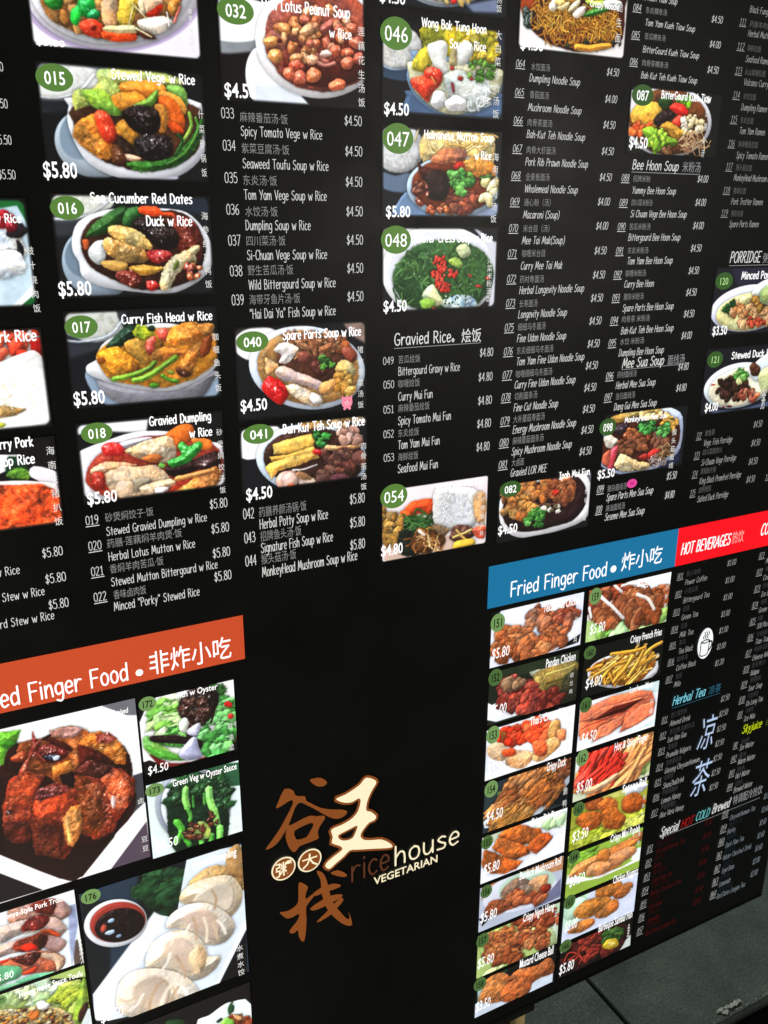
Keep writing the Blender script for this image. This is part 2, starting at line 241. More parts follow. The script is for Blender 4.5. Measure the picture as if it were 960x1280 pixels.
class Paint:
    def __init__(self, w, h, bg, res, seed=1):
        self.res = res; self.W = max(8, int(w * res)); self.H = max(8, int(h * res)); self.rng = np.random.RandomState(seed)
        self.a = np.ones((self.H, self.W, 3)) * hexc(bg)
    def shape(self, pts, col, o):
        P = np.asarray(pts, float) * self.res; rng = self.rng
        w = P.max(0) - P.min(0); pad = 5 + o['s'] * 1.6
        x0, y0 = np.floor(P.min(0) - pad).astype(int); x1, y1 = np.ceil(P.max(0) + pad).astype(int)
        x0 = max(x0, 0); y0 = max(y0, 0); x1 = min(x1, self.W); y1 = min(y1, self.H)
        if x1 - x0 < 2 or y1 - y0 < 2: return
        X, Y = np.meshgrid(np.arange(x0, x1) + .5, np.arange(y0, y1) + .5)
        area = abs(np.sum(P[:, 0] * np.roll(P[:, 1], -1) - np.roll(P[:, 0], -1) * P[:, 1])) / 2
        ox, oy = rng.randint(0, 512, 2)
        X0, Y0 = X, Y
        if o['n'] and not o['f']:                # ragged, hand-cut outlines for food; plates stay true
            wa = min(o['n'], 6) * .34 * min(1, math.sqrt(area) / 26)
            yw = (np.arange(y0, y1) + oy) % 512; xw = (np.arange(x0, x1) + ox) % 512
            X = X + NT[yw][:, xw] * wa; Y = Y + NT[(yw + 171) % 512][:, (xw + 83) % 512] * wa
        dist = np.full(X.shape, 1e9); ins = np.zeros(X.shape, bool); Q = np.roll(P, -1, 0)
        for (ax, ay), (bx, by) in zip(P, Q):
            ex, ey = bx - ax, by - ay; L = ex * ex + ey * ey + 1e-9
            t = np.clip(((X - ax) * ex + (Y - ay) * ey) / L, 0, 1)
            dist = np.minimum(dist, (X - ax - t * ex) ** 2 + (Y - ay - t * ey) ** 2)
            if ay != by: ins ^= ((ay > Y) != (by > Y)) & (X < (bx - ax) * (Y - ay) / (by - ay) + ax)
        sd = np.where(ins, 1, -1) * np.sqrt(dist)
        dome = max(1.2, o['d'] * .1 * math.sqrt(area + 1))
        yy = (np.arange(y0, y1) * 2 + oy) % 512; xx = (np.arange(x0, x1) * 2 + ox) % 512
        nz = NT[yy][:, xx]; nl = NL[(np.arange(y0, y1) + oy) % 512][:, (np.arange(x0, x1) + ox) % 512]
        X, Y = X0, Y0
        nh = NH[yy // 2][:, xx // 2]
        if o['n'] and not o['f']: sd = sd + nh * .28 * min(o['n'], 5) / 3 * min(1, math.sqrt(area) / 14)
        sub = self.a[y0:y1, x0:x1]
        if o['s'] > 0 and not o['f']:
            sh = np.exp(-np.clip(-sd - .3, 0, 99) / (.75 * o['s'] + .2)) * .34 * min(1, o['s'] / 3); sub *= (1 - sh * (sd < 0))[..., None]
        c = hexc(col); nf = .3 + .7 * min(1., (c.max() - c.min()) * 2) if c.max() > .5 else .8
        o = dict(o, n=o['n'] * nf, b=o['b'] * (.35 + .65 * nf))
        if o['f']: body = np.ones(sub.shape) * c * (1 + nz * .02 * o['n'])[..., None]
        else:
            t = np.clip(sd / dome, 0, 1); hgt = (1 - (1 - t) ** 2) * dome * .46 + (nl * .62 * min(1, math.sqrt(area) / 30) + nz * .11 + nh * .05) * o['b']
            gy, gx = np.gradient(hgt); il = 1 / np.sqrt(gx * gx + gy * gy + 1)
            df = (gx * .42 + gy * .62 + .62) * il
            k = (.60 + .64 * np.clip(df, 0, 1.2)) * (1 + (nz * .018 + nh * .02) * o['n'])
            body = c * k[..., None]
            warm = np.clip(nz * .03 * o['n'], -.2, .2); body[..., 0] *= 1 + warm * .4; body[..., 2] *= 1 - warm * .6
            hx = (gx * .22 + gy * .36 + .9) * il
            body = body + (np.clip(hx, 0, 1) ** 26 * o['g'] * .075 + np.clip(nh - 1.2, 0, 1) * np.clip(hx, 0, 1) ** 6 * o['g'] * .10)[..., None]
        if not o['f']:
            ga = rng.rand() * 6.283; L_ = math.sqrt(area) + 1
            body = body * (1 + (.13 if o['n'] else .04) * np.clip(((X - P[:, 0].mean()) * math.cos(ga) + (Y - P[:, 1].mean()) * math.sin(ga)) / L_, -1.2, 1.2))[..., None]
            if o['g'] >= 4 and area > 60:
                for _ in range(int(2 + min(o['g'], 8) * math.sqrt(area) / 22)):
                    i = rng.randint(len(P)); f = rng.rand() * .8; gx_ = P[:, 0].mean() * (1 - f) + P[i, 0] * f; gy_ = P[:, 1].mean() * (1 - f) + P[i, 1] * f - .1 * L_
                    an = rng.rand() * 3.14; u = (X - gx_) * math.cos(an) + (Y - gy_) * math.sin(an); v = -(X - gx_) * math.sin(an) + (Y - gy_) * math.cos(an)
                    body = body + (np.exp(-(u / (1.1 + 2.2 * rng.rand())) ** 2 - (v / .85) ** 2 + nh * .3) * (.25 + .6 * rng.rand()) * min(1, o['g'] / 6))[..., None]
        al = np.clip(sd / (o['k'] * .1) + .5, 0, 1)[..., None]
        sub[:] = sub * (1 - al) + body * al
    def ell(self, cx, cy, ax, ay, bx, by, col, o):
        m = 12 if abs(ax) + abs(bx) + abs(ay) + abs(by) < 90 else 48 if o['r'] == 0 else 26; rng = self.rng; pts = []
        ph = rng.rand(3) * 6.28; r = o['r'] * .035
        for i in range(m):
            t = i * 2 * math.pi / m
            k = 1 + r * (math.sin(2 * t + ph[0]) + .8 * math.sin(3 * t + ph[1]) + .7 * math.sin(5 * t + ph[2]))
            pts.append((cx + k * (ax * math.cos(t) + bx * math.sin(t)), cy + k * (ay * math.cos(t) + by * math.sin(t))))
        self.shape(pts, col, o)
    def line(self, p, w, col, o):
        p = smooth(np.asarray(p, float), 4); d = np.gradient(p, axis=0); d /= np.linalg.norm(d, axis=1)[:, None] + 1e-9
        n = np.stack([-d[:, 1], d[:, 0]], 1) * w / 2
        self.shape(np.vstack([p + n, (p + n)[-1:] + d[-1:] * w * .4 - n[-1:], (p - n)[::-1], (p - n)[:1] - d[:1] * w * .4 + n[:1]]), col, o)
    def scatter(self, kind, cx, cy, ax, ay, bx, by, n, size, cols, o):
        rng = self.rng; cols = cols.split(',')
        P = []
        for i in range(int(n)):
            t = rng.rand() * 6.283; q = math.sqrt(rng.rand()); P.append((cx + q * (ax * math.cos(t) + bx * math.sin(t)), cy + q * (ay * math.cos(t) + by * math.sin(t))))
        P.sort(key=lambda p: p[1])
        for x, y in P:
            c = cols[rng.randint(len(cols))]; s = size * (.7 + .6 * rng.rand()); a = rng.rand() * 6.283
            if kind == 'b': self.ell(x, y, s * math.cos(a), s * math.sin(a), -s * .7 * math.sin(a), s * .7 * math.cos(a), c, o)
            elif kind == 'l':
                pts = []
                for i in range(14):
                    t = i * 6.283 / 14; k = s * (.55 + .6 * rng.rand()); pts.append((x + k * math.cos(t), y + .8 * k * math.sin(t)))
                self.shape(pts, c, o)
            elif kind in 'fr':
                a = math.radians(o['a'] * 10) + (rng.rand() - .5) * .9 if o['a'] >= 0 else a
                ca, sa = math.cos(a), math.sin(a)
                if kind == 'r': self.line([(x - ca * s * 1.5, y - sa * s * 1.5), (x + ca * s * 1.5, y + sa * s * 1.5)], s * .45, c, o)
                else:
                    pts = []
                    for i in range(16):
                        t = i * 6.283 / 16; k = s * (.75 + .5 * rng.rand()); u, v = 1.3 * k * math.cos(t), .48 * k * math.sin(t); pts.append((x + u * ca - v * sa, y + u * sa + v * ca))
                    self.shape(pts, c, o)
            else:
                L = s * (1 if kind == 'g' else 3); b = (rng.rand() - .5) * L * (.2 if kind == 'g' else 1.3)
                if kind == 'h': a = (rng.rand() - .5) * .9 + (math.radians(o['a'] * 10) if o['a'] >= 0 else 0)
                dx, dy = math.cos(a), math.sin(a)
                self.line([(x - dx * L / 2, y - dy * L / 2), (x - dy * b, y + dx * b), (x + dx * L / 2, y + dy * L / 2)], size * (.55 if kind == 'g' else .28), c, o)
    def blur(self, n=1):
        for _ in range(n):
            a = np.pad(self.a, ((1, 1), (1, 1), (0, 0)), 'edge')
            self.a = (a[1:-1, 1:-1] * 2 + a[:-2, 1:-1] + a[2:, 1:-1] + a[1:-1, :-2] + a[1:-1, 2:]) / 6
    def blurbg(self, n):
        for _ in range(int(n)): self.blur(1)
    def fade(self, px, black=.012):
        X = np.minimum(np.arange(self.W), np.arange(self.W)[::-1])[None]; Y = np.minimum(np.arange(self.H), np.arange(self.H)[::-1])[:, None]
        R = px * 2.2; dx = np.clip(R - X, 0, R); dy = np.clip(R - Y, 0, R); d = R - np.sqrt(dx * dx + dy * dy)
        k = np.clip(d / px, 0, 1); k = (k * k * (3 - 2 * k))[..., None]
        self.a = self.a * k + black * (1 - k)
def smooth(p, n=4, closed=False):
    if len(p) < 3: return p
    q = np.vstack([p[-1:], p, p[:2]]) if closed else np.vstack([2 * p[0] - p[1], p, 2 * p[-1] - p[-2]])
    out = []; m = len(p) if closed else len(p) - 1
    for i in range(m):
        a, b, c, d = q[i:i + 4]
        for t in np.arange(n) / n: out.append(.5 * (2 * b + (c - a) * t + (2 * a - 5 * b + 4 * c - d) * t * t + (3 * b - a - 3 * c + d) * t ** 3))
    if not closed: out.append(p[-1])
    return np.array(out)
def paint_print(w, h, bg, fade, items, seed, res=.2):
    p = Paint(w, h, bg, res, seed)
    for it in items:
        k = it[0]
        if k == 'e': p.ell(*it[1:7], it[7], opts(it[8]))
        elif k == 'p': p.shape(smooth(np.array(it[1], float).reshape(-1, 2), 3, True), it[2], opts(it[3]))
        elif k == 'q': p.shape(np.array(it[1], float).reshape(-1, 2), it[2], opts(it[3]))
        elif k == 's': p.line(np.array(it[1], float).reshape(-1, 2), it[2], it[3], opts(it[4]))
        elif k == 'n': p.scatter(it[1], *it[2:8], it[8], it[9], it[10], opts(it[11]))
        elif k == 'B': p.blurbg(it[1])
    p.blur(2)
    g = NT[:p.H % 512 or 512][:, :p.W % 512 or 512] if p.H < 512 and p.W < 512 else 0
    if not np.isscalar(g): p.a *= 1 + .02 * g[..., None]
    # the lightbox prints run very contrasty
    v = p.a; lum = v.mean(2, keepdims=True); v = lum + (v - lum) * .93; v = np.clip(v, 0, 1.3)
    p.a = np.clip(v + .34 * v * (v - .32) * (1.25 - v), 0, 1)
    if fade: p.fade(fade * res * 10)
    return np.clip(p.a, 0, 1)

PRINTS = [
('014',(1280,2970,2735,1701),'ece6f2',30,[('e',854,443,927,-99,-54,586,'b9a8cc','n0r0f1k30'),('e',856,426,877,-94,-52,564,'f2eef8','n0r0d1'),('e',836,424,807,-87,-49,524,'fbfaff','n0r0d1g2'),('e',828,411,731,-79,-46,495,'9c6a38','n5r0d1'),('n','b',798,626,592,-58,-22,233,40,63,'b87838,d89850,8a5a2a,c86a30','g2'),('n','b',810,291,625,-71,-20,210,60,73,'b87838,48a038,d86a30,e8c878','g2'),('e',246,628,76,19,-29,60,'1f7a22','g3'),('e',537,634,87,-9,-9,88,'169a38','g4'),('e',607,697,62,-6,-5,50,'0f8a40','g5'),('e',441,727,50,-5,-9,81,'1fd040','g3'),('p',[697,565,846,532,834,765,778,842,705,777,678,655],'d8a878','n4'),('p',[887,510,1045,512,973,770,854,763],'e0c040','n5'),('e',1122,558,56,13,-46,97,'f0d8b0','n3'),('p',[474,781,603,737,702,813,674,896,538,899,470,852],'d83818','g4'),('e',600,819,27,-2,-2,22,'701008',''),('p',[700,831,980,806,1011,903,711,920],'f04a14','g3n3'),('p',[713,798,1003,764,1018,830,718,847],'f4e0a0','g2'),('e',1216,592,86,-8,-7,84,'f02808','g4'),('p',[1136,628,1128,485,1250,473,1318,520,1243,564,1156,626],'f8c8a0',''),('e',1430,545,65,4,-25,92,'c88030','g3'),('p',[1048,709,1318,647,1407,712,1264,808,1101,804],'f4e4d0','g4'),('p',[1020,802,1096,869,1219,858,1141,810],'5a2a18',''),('s',[992,553,1141,691],11,'fdf6c0','s2'),('s',[1009,587,943,773],9,'fff8d0','s2'),('s',[1022,784,1179,852],15,'f8f0c0',''),('s',[1352,607,1363,735],19,'fff4e8',''),('s',[1492,539,1418,693],27,'e07060','')],[('price','$5.80',1315,1586,1714,60),('v','素食什锦砂锅饭',2872,2179,1771,46)]),
('015',(1280,2970,1577,491),'101214',40,[('q',[-2,5,710,-19,631,225,338,389,-14,470],'8a929a','n0f1k60'),('e',297,165,347,-24,-19,175,'e6e8e4','n1f1k40'),('n','g',322,132,196,-14,-11,103,60,18,'f8f8f4,d0d0c4','s1'),('s',[-8,327,193,329,420,239,567,84],24,'f4f8fc','s3'),('q',[-21,348,345,326,332,452,-14,470],'20242a','f1n0k99'),('B',3),('p',[616,40,890,-22,1186,19,1442,65,1386,177,687,222,583,145],'b8c468','n5k40'),('e',502,740,352,149,-172,299,'a9b8c4','n0r0d2g1'),('e',376,660,204,26,-66,233,'8296a8','n0r0f1k30'),('p',[284,392,347,305,1526,255,1674,424,1694,693,1582,879,1373,1022,1099,1086,745,1071,437,937,303,727,257,539],'eef0f8','n0d1'),('p',[310,411,732,219,1570,319,1668,513,1591,742,1381,908,1084,984,801,970,534,869,352,682,312,536],'4a2a18','n3d1'),('p',[1294,140,1485,149,1496,323,1333,245],'7ab050','n3'),('p',[354,243,509,223,675,118,782,174,862,295,802,448,599,437,493,380,334,431],'c8d060','n5g2'),('p',[417,260,597,227,770,301,854,381,755,461,556,418],'8fc040','n4g2'),('p',[829,150,1063,102,1248,122,1289,205,1189,276,954,290,821,234],'f08a28','g2'),('p',[1195,189,1383,220,1493,367,1415,437,1277,357],'f0a040','n4'),('p',[1202,253,1356,266,1443,392,1458,523,1331,596,1246,446],'f06818','g3'),('p',[1281,466,1409,526,1441,591,1355,595,1276,532],'e85010','g3'),('p',[728,261,961,204,1071,283,1038,392,850,424,743,345],'e8902c','n4'),('p',[925,355,1071,283,1184,190,1190,254,1136,343,993,373],'6c9c30','g3'),('p',[1160,342,1277,357,1288,532,1232,622,1164,581],'d88830','n5'),('p',[296,579,371,491,532,441,632,563,684,733,660,864,578,889,407,787,296,685],'c87828','n6b6g2'),('p',[532,441,645,431,723,559,722,688,638,735,558,631],'e83c1c','g5n2'),('p',[736,547,844,488,978,546,1020,610,916,724,825,706,740,623],'d08a2c','n5g2'),('p',[738,644,869,726,905,856,720,841],'2a1810','g3'),('p',[815,426,925,355,1066,337,1180,384,1191,536,1113,628,973,612,863,530],'1c100e','b9g5n4'),('p',[920,680,1019,621,1160,626,1281,620,1323,707,1290,821,1140,882,997,875,910,790],'181010','b9g7n4'),('e',858,858,114,15,-8,31,'e0b090','g4'),('p',[684,733,772,773,807,904,667,908],'5a3018','g4'),('p',[807,904,1092,883,1314,820,1470,702,1580,540,1662,424,1662,603,1538,789,1330,932,1035,990,871,968],'2c6420','n5g3b8'),('s',[1516,388,1532,520,1420,704],37,'88b840','g3'),('s',[1587,428,1603,561,1439,793,1234,912],28,'4c8a30','g3'),('s',[1378,616,1422,681,1339,819],32,'1e5018','g3'),('p',[863,1057,884,1091,1270,1084,1347,1034,1125,1062],'c8c8e0','n0f1k40')],[('badge','015',1455,1433,179,127),('cap','Stewed Vege w Rice',2011,2876,1463,88),('price','$5.80',1250,1580,502,158),('v','什菜砂锅饭',2921,1218,549,59)]),
('016',(1280,2970,353,-706),'181a1e',40,[('q',[-43,-28,697,-22,621,119,319,281,-29,361],'787c80','n0f1k60'),('e',301,64,321,-5,-15,148,'e0e2d8','n1f1k40'),('n','g',381,72,162,-2,-8,79,40,17,'f8f8f4,d0ceb4','s1'),('s',[-26,247,122,253,367,211,628,49],23,'e8f0fa',''),('q',[-38,273,361,261,304,422,-35,421],'34383e','f1n0k99'),('q',[970,-27,1695,-19,1704,212,956,136],'232c38','f1n0k99'),('B',3),('e',442,688,323,201,-218,318,'98aabb','n0r0d2'),('e',314,624,218,42,-62,220,'74889a','n0r0f1k30'),('p',[181,441,258,282,471,181,745,138,1259,143,1476,214,1644,425,1689,641,1619,815,1425,953,1146,1043,839,1012,583,973,398,926,242,828,226,685,176,582],'f2f4fa','n0d1g1'),('p',[284,422,402,261,676,199,1258,163,1516,298,1604,511,1580,705,1431,877,1174,968,884,992,612,900,393,770,284,624],'3a1c12','n3d1'),('p',[315,422,441,281,661,139,767,117,781,198,667,300,512,402,365,432],'24501e','g3n3'),('p',[709,300,787,137,956,136,951,197,859,279,769,331],'2c6028','g3'),('p',[915,116,1087,114,1147,175,1257,174,1309,215,1079,216,909,187],'f04a18','g2'),('p',[1254,215,1472,277,1571,489,1511,704,1353,680,1279,467],'7a2414','n5g5b8'),('p',[814,300,907,218,1074,278,1246,319,1316,424,1275,530,1138,571,1014,486,891,403],'201412','b10g7'),('p',[331,564,401,483,506,463,517,565,484,688,420,708,343,645],'dce0de','g2'),('p',[442,688,612,670,735,713,686,786,539,772],'d0a050',''),('p',[549,341,646,300,811,341,952,444,1010,528,920,569,713,484,572,422],'dcb468','n5g3'),('p',[506,463,591,443,754,505,922,548,956,653,866,694,654,670,515,586],'cc9248','n5g4b5'),('p',[940,590,1051,560,1182,582,1222,636,1128,698,996,696],'8e1a1a','g7b8'),('p',[733,734,864,715,1037,739,1134,762,985,834,812,820],'e0a038','n4g4'),('p',[600,794,772,777,871,885,799,968,633,900],'6a2014','g7b9'),('p',[1066,933,1123,762,1222,636,1361,573,1524,510,1543,575,1444,682,1347,766,1251,851,1174,979,1083,998],'e8cc94','n5b9g3'),('e',1421,681,73,-54,40,50,'e0c48c','n4b9'),('e',1260,732,25,9,-26,56,'5a6a28','s2'),('e',1443,703,26,-19,11,13,'4a4818','s2'),('e',976,941,75,2,-4,51,'c01c14','g8'),('p',[280,462,341,462,345,523,300,563],'c85a28',''),('n','b',1435,811,114,2,-6,87,8,44,'8a2c18,b04a20','g7')],[('badge','016',1445,209,171,118),('cap','Sea Cucumber Red Dates',1684,2765,267,95),('cap','Duck w Rice',2247,2749,37,99),('price','$5.80',1267,1605,-675,156),('v','海参红枣鸭饭',2895,182,-637,77)]),
('017',(1280,2970,-837,-1899),'14161c',40,[('q',[5,-24,683,-16,603,246,341,422,-36,513],'30343c','n0f1k90'),('e',295,136,348,16,-19,186,'c8ccc6','n1f1k40'),('n','g',406,141,203,9,-11,112,80,18,'e8e8dc,b8b8a0','s1'),('s',[-13,304,203,323,468,277,634,114],25,'c4ccda',''),('B',3),('p',[163,717,228,626,381,792,660,1114,467,1097,270,960],'8a9eb4','n0d1'),('p',[1351,1094,1666,787,1699,956,1606,1074,1477,1105],'8a9eb4','n0f1'),('p',[283,726,401,774,1626,743,1598,865,1482,1022,1309,1111,1060,1130,662,1094,474,1017,334,887],'8c8a94','n1d3'),('p',[308,477,425,332,779,197,1133,175,1653,318,1689,583,1605,742,1367,868,1075,937,681,875,437,797,274,726,187,661,195,585,293,534],'f6f6fa','n0d1'),('p',[319,459,539,319,1130,213,1632,317,1680,563,1544,717,1286,841,997,896,724,838,460,759,358,635],'d88a24','n3d1g2'),('p',[419,388,544,262,666,172,758,215,731,310,589,398,473,420],'14301c','g4b6'),('p',[736,252,799,188,932,223,965,303,864,336,750,311],'b0bc28','n6b9'),('e',932,223,47,2,-3,31,'1c2c18',''),('p',[989,246,1128,243,1139,351,1019,364],'d85040','g4'),('p',[837,432,884,337,964,312,967,400,908,515,851,492],'c84a3c','g4'),('e',995,412,55,3,-5,66,'6a4a1c','n6b9'),('p',[1127,252,1232,179,1415,168,1531,272,1504,371,1355,442,1154,421,1088,368],'e0842c','n5g3b5'),('p',[1453,209,1629,197,1633,297,1527,332],'d88838','n5'),('p',[619,381,712,309,824,353,871,493,892,593,802,606,675,500],'dc9838','n4'),('p',[911,485,1033,443,1192,453,1352,492,1286,558,1103,567,1020,601,925,555],'bc7430','n6b6'),('p',[1197,653,1309,519,1526,352,1621,317,1579,495,1423,648,1333,763,1252,737],'b8702c','n6b7g3'),('p',[1504,371,1610,336,1578,516,1470,570],'7a3410','g3'),('p',[321,440,455,410,604,438,711,541,762,623,696,707,502,723,394,657,321,536],'dc9428','n6b6g2'),('e',357,548,45,3,-3,34,'9a4a10',''),('p',[688,579,763,604,755,702,678,696],'7a4c18',''),('p',[1176,671,1295,720,1353,765,1269,799,1190,753],'4a2412','g4'),('s',[451,749,655,734,856,669,941,596],57,'6a9a2c','g3'),('s',[679,795,828,767,1016,660,1185,552],66,'78a830','g3'),('s',[1009,750,1085,806,1184,834],47,'5c9424','g3'),('e',910,857,59,5,-2,28,'4c9020',''),('e',1111,727,44,20,-12,26,'8a8a30','')],[('badge','017',1459,-1006,173,122),('cap','Curry Fish Head w Rice',1891,2912,-992,94),('price','$5.80',1297,1630,-1854,158),('v','咖喱鱼头饭',2937,-1146,-1828,75)]),
('018',(1280,2970,-2056,-3002),'121214',40,[('q',[-3,17,808,26,775,187,347,123,4,127],'eef2f6','n0f1k60'),('B',2),('p',[0,348,121,281,338,223,637,163,1038,194,1447,343,1658,431,1709,678,1683,941,1510,1052,1182,1095,803,1084,464,992,174,908,8,822,5,573],'f2eef8','n0d1'),('p',[56,641,140,467,430,274,954,227,1530,395,1665,672,1587,884,1317,1003,973,1043,603,1012,273,901,91,771],'a83420','n3d1g3'),('p',[326,345,490,260,791,231,828,276,582,332,421,376],'d8d0dc','n0'),('p',[263,297,335,253,449,276,520,367,475,424,301,403,267,358],'e02420','g5'),('p',[994,231,1167,134,1312,148,1325,266,1234,362,1104,422,1048,342],'f07020','g1n2'),('p',[1278,325,1427,319,1532,363,1536,460,1397,455],'f07828','g1'),('p',[963,630,1092,581,1304,563,1567,486,1627,580,1599,686,1338,698,1121,757,998,720],'2a1214','g3b5'),('e',1461,626,148,-22,13,69,'301818','g5b6'),('e',1428,643,21,3,-1,17,'e8d8d8','s0'),('p',[519,377,663,320,870,260,1034,246,1106,391,1075,536,927,561,687,511,554,433],'e2bc90','n5b8g3'),('p',[689,490,855,447,932,498,846,552],'c86a30',''),('p',[113,545,276,462,509,490,643,548,460,589,281,608,145,611],'dca078','n4g3'),('p',[283,587,464,547,642,569,844,573,958,694,1033,811,897,945,728,987,564,996,373,894,267,753,256,667],'d8b48c','n4b7g3'),('p',[548,726,711,705,788,758,678,850,576,858],'a8987c','n4'),('p',[638,845,827,784,995,763,1075,817,899,923,767,1014],'dcb890','n3g4'),('e',469,822,96,31,-32,121,'e4c09c','n3g2'),('p',[892,1010,1023,941,1155,871,1378,746,1577,683,1634,823,1539,944,1317,1003,1100,1039],'d8803c','n5b8g4'),('s',[1078,774,1291,757,1553,724],63,'e09048','g3'),('p',[843,851,987,870,898,934,817,912],'f8ecec','g5'),('p',[991,548,1097,517,1162,482,1127,393,1174,324,1253,386,1383,347,1422,404,1351,504,1217,596,1047,629],'2c9a30','g7b5'),('p',[907,559,967,587,943,627,883,599],'78c048',''),('p',[128,589,262,606,244,791,133,735],'b82c1c','g5')],[('badge','018',1505,-2186,172,120),('cap','Gravied Dumpling',2098,2824,-2161,102),('cap','w Rice',2556,2827,-2348,101),('price','$5.80',1323,1657,-3009,149),('v','砂煲焖饺子饭',2917,-2279,-3085,74)]),
('left rice',(-670,1050,299,-779),'1c6a30',40,[('e',1241,642,497,8,-79,603,'d8ecf4','n1d1'),('q',[946,185,1630,72,1714,262,1764,483,1722,849,1332,1178,801,1211],'c4dcea','n3f1k30'),('q',[1332,1178,1725,820,1712,934,1386,1181],'f4fcff','f1'),('e',1450,453,199,1,-27,219,'e8eef4','n8b9g2'),('e',1600,317,107,0,-9,71,'282028','g2'),('e',1481,208,105,-1,-12,92,'c01c28','n6b9g4'),('e',1553,262,59,0,-9,71,'8a1020','g4'),('p',[1590,399,1645,482,1617,579,1550,620,1582,509],'18141c','g2'),('e',1453,646,214,4,-17,139,'f0f6fa','n5')],[('cap','w Rice',729,983,63,81),('v','豉汁烧肉饭',1031,-170,-834,71)]),
('left pork',(-670,1050,-989,-2059),'fdfaf6',40,[('n','b',1410,140,437,24,-21,174,34,84,'e8482c,d83420,f06040','g2d4'),('e',1681,200,84,5,-12,106,'a01410',''),('p',[983,508,1332,326,1506,264,1634,242,1717,382,1734,749,1699,1058,899,1130],'fffefa','n1d1'),('p',[1214,826,1378,856,1476,865,1369,932,1197,962],'d8a058','n6'),('n','g',1398,690,222,18,-22,180,30,23,'fff0d0,f0d8a0','s1'),('e',1163,1004,82,8,-4,30,'c0c830','')],[('cap','rk Rice',626,991,-1123,109)]),
('left curry',(-670,1050,-2168,-3183),'100c0e',40,[('q',[1095,144,1318,169,1213,331,1066,376],'f4f4f4','f1n0'),('p',[1232,175,1394,258,1400,451,1221,492,1185,327],'14381c','b9'),('e',1320,392,114,14,-8,69,'6aa030','b9n6'),('p',[1474,315,1727,428,1721,591,1430,438],'f4ecf4','n0f1'),('p',[830,471,1113,445,1511,498,1735,626,1734,1198,746,1102],'f2e0dc','n0d1'),('p',[826,502,1164,491,1507,536,1689,636,1753,795,1726,1128,1465,1154,746,1102],'e04a1c','n9b5g2d1')],[('cap','rry Pork',488,825,-2256,104),('cap','hop Rice',450,819,-2449,105),('v','海南生猪扒饭',991,-2281,-3201,88)]),
('032',(3160,4900,2686,1329),'120a0c',40,[('e',231,584,452,-42,-12,215,'fbfcfc','n0r0f1k20'),('e',271,785,457,-38,-5,98,'8a9096','n0f1k60'),('e',232,562,477,-45,-11,210,'fcfdfd','n0r0f1k20'),('B',2),('e',539,1107,247,-54,54,328,'f4f6f8','n0r0d1'),('q',[353,1186,829,1155,1041,1350,396,1364],'dce4f0','f1n0k40'),('e',1196,674,768,46,-139,593,'fbf8fa','n0r0d1'),('e',1224,671,689,41,-123,526,'9a4a38','n4r0d1g2'),('e',1274,895,557,-42,-5,253,'5a1c12','n3r0g3k50s0'),('e',713,693,205,-63,29,100,'b06450','n4b4'),('e',754,656,39,9,-8,17,'5a1c14','s0'),('e',686,717,37,-3,-1,22,'5a1c14','s0'),('s',[904,499,952,694,1110,816,1274,895],62,'b86858','g3'),('s',[1175,407,1171,586,1140,723],73,'a85040','g3'),('s',[1506,398,1282,531,1061,640],100,'b0584a','g3'),('s',[1055,843,1218,922,1358,888],39,'c07868','g3'),('n','b',896,744,295,-25,-7,224,20,68,'d8884c,c87440,e09a60','g4d6'),('n','b',1226,559,357,-32,-5,202,22,69,'c8643c,b85a40,d88858','g4d6'),('e',1022,588,85,-20,10,54,'e0a070','g4d6'),('e',594,736,83,-7,-2,57,'e0904c','g4d6'),('e',640,876,89,-7,-3,67,'e89850','g4d6'),('e',1082,875,71,-5,-1,55,'e8a078','g5d6'),('e',889,958,92,-7,-2,68,'c04c34','g4d6'),('e',926,1069,92,-6,-2,69,'d06044','g4d6'),('e',1091,1034,99,-7,-2,74,'e07848','g4d6'),('e',793,1032,70,-5,-2,64,'d86848','g4d6'),('e',1382,1114,102,-7,-1,66,'e87048','g4d6'),('e',1360,762,78,-6,-1,59,'c05838','g4d6'),('e',1514,773,79,-6,-1,55,'c85c3c','g4d6'),('e',1513,877,85,-6,-1,65,'d06848','g4d6'),('e',1615,661,85,-7,-1,60,'c86040','g4d6'),('e',1656,819,75,-6,-1,60,'b85038','g4d6'),('e',1248,805,72,-6,-1,37,'e0b0a0','g5')],[('badge','032',3367,2210,204,132),('cap','How Lotus Peanut Soup',3664,4707,2261,107),('cap','w Rice',4453,4724,2054,90),('price','$4.50',3199,3553,1368,147),('v','莲藕花生汤饭',4848,2191,1360,85)]),
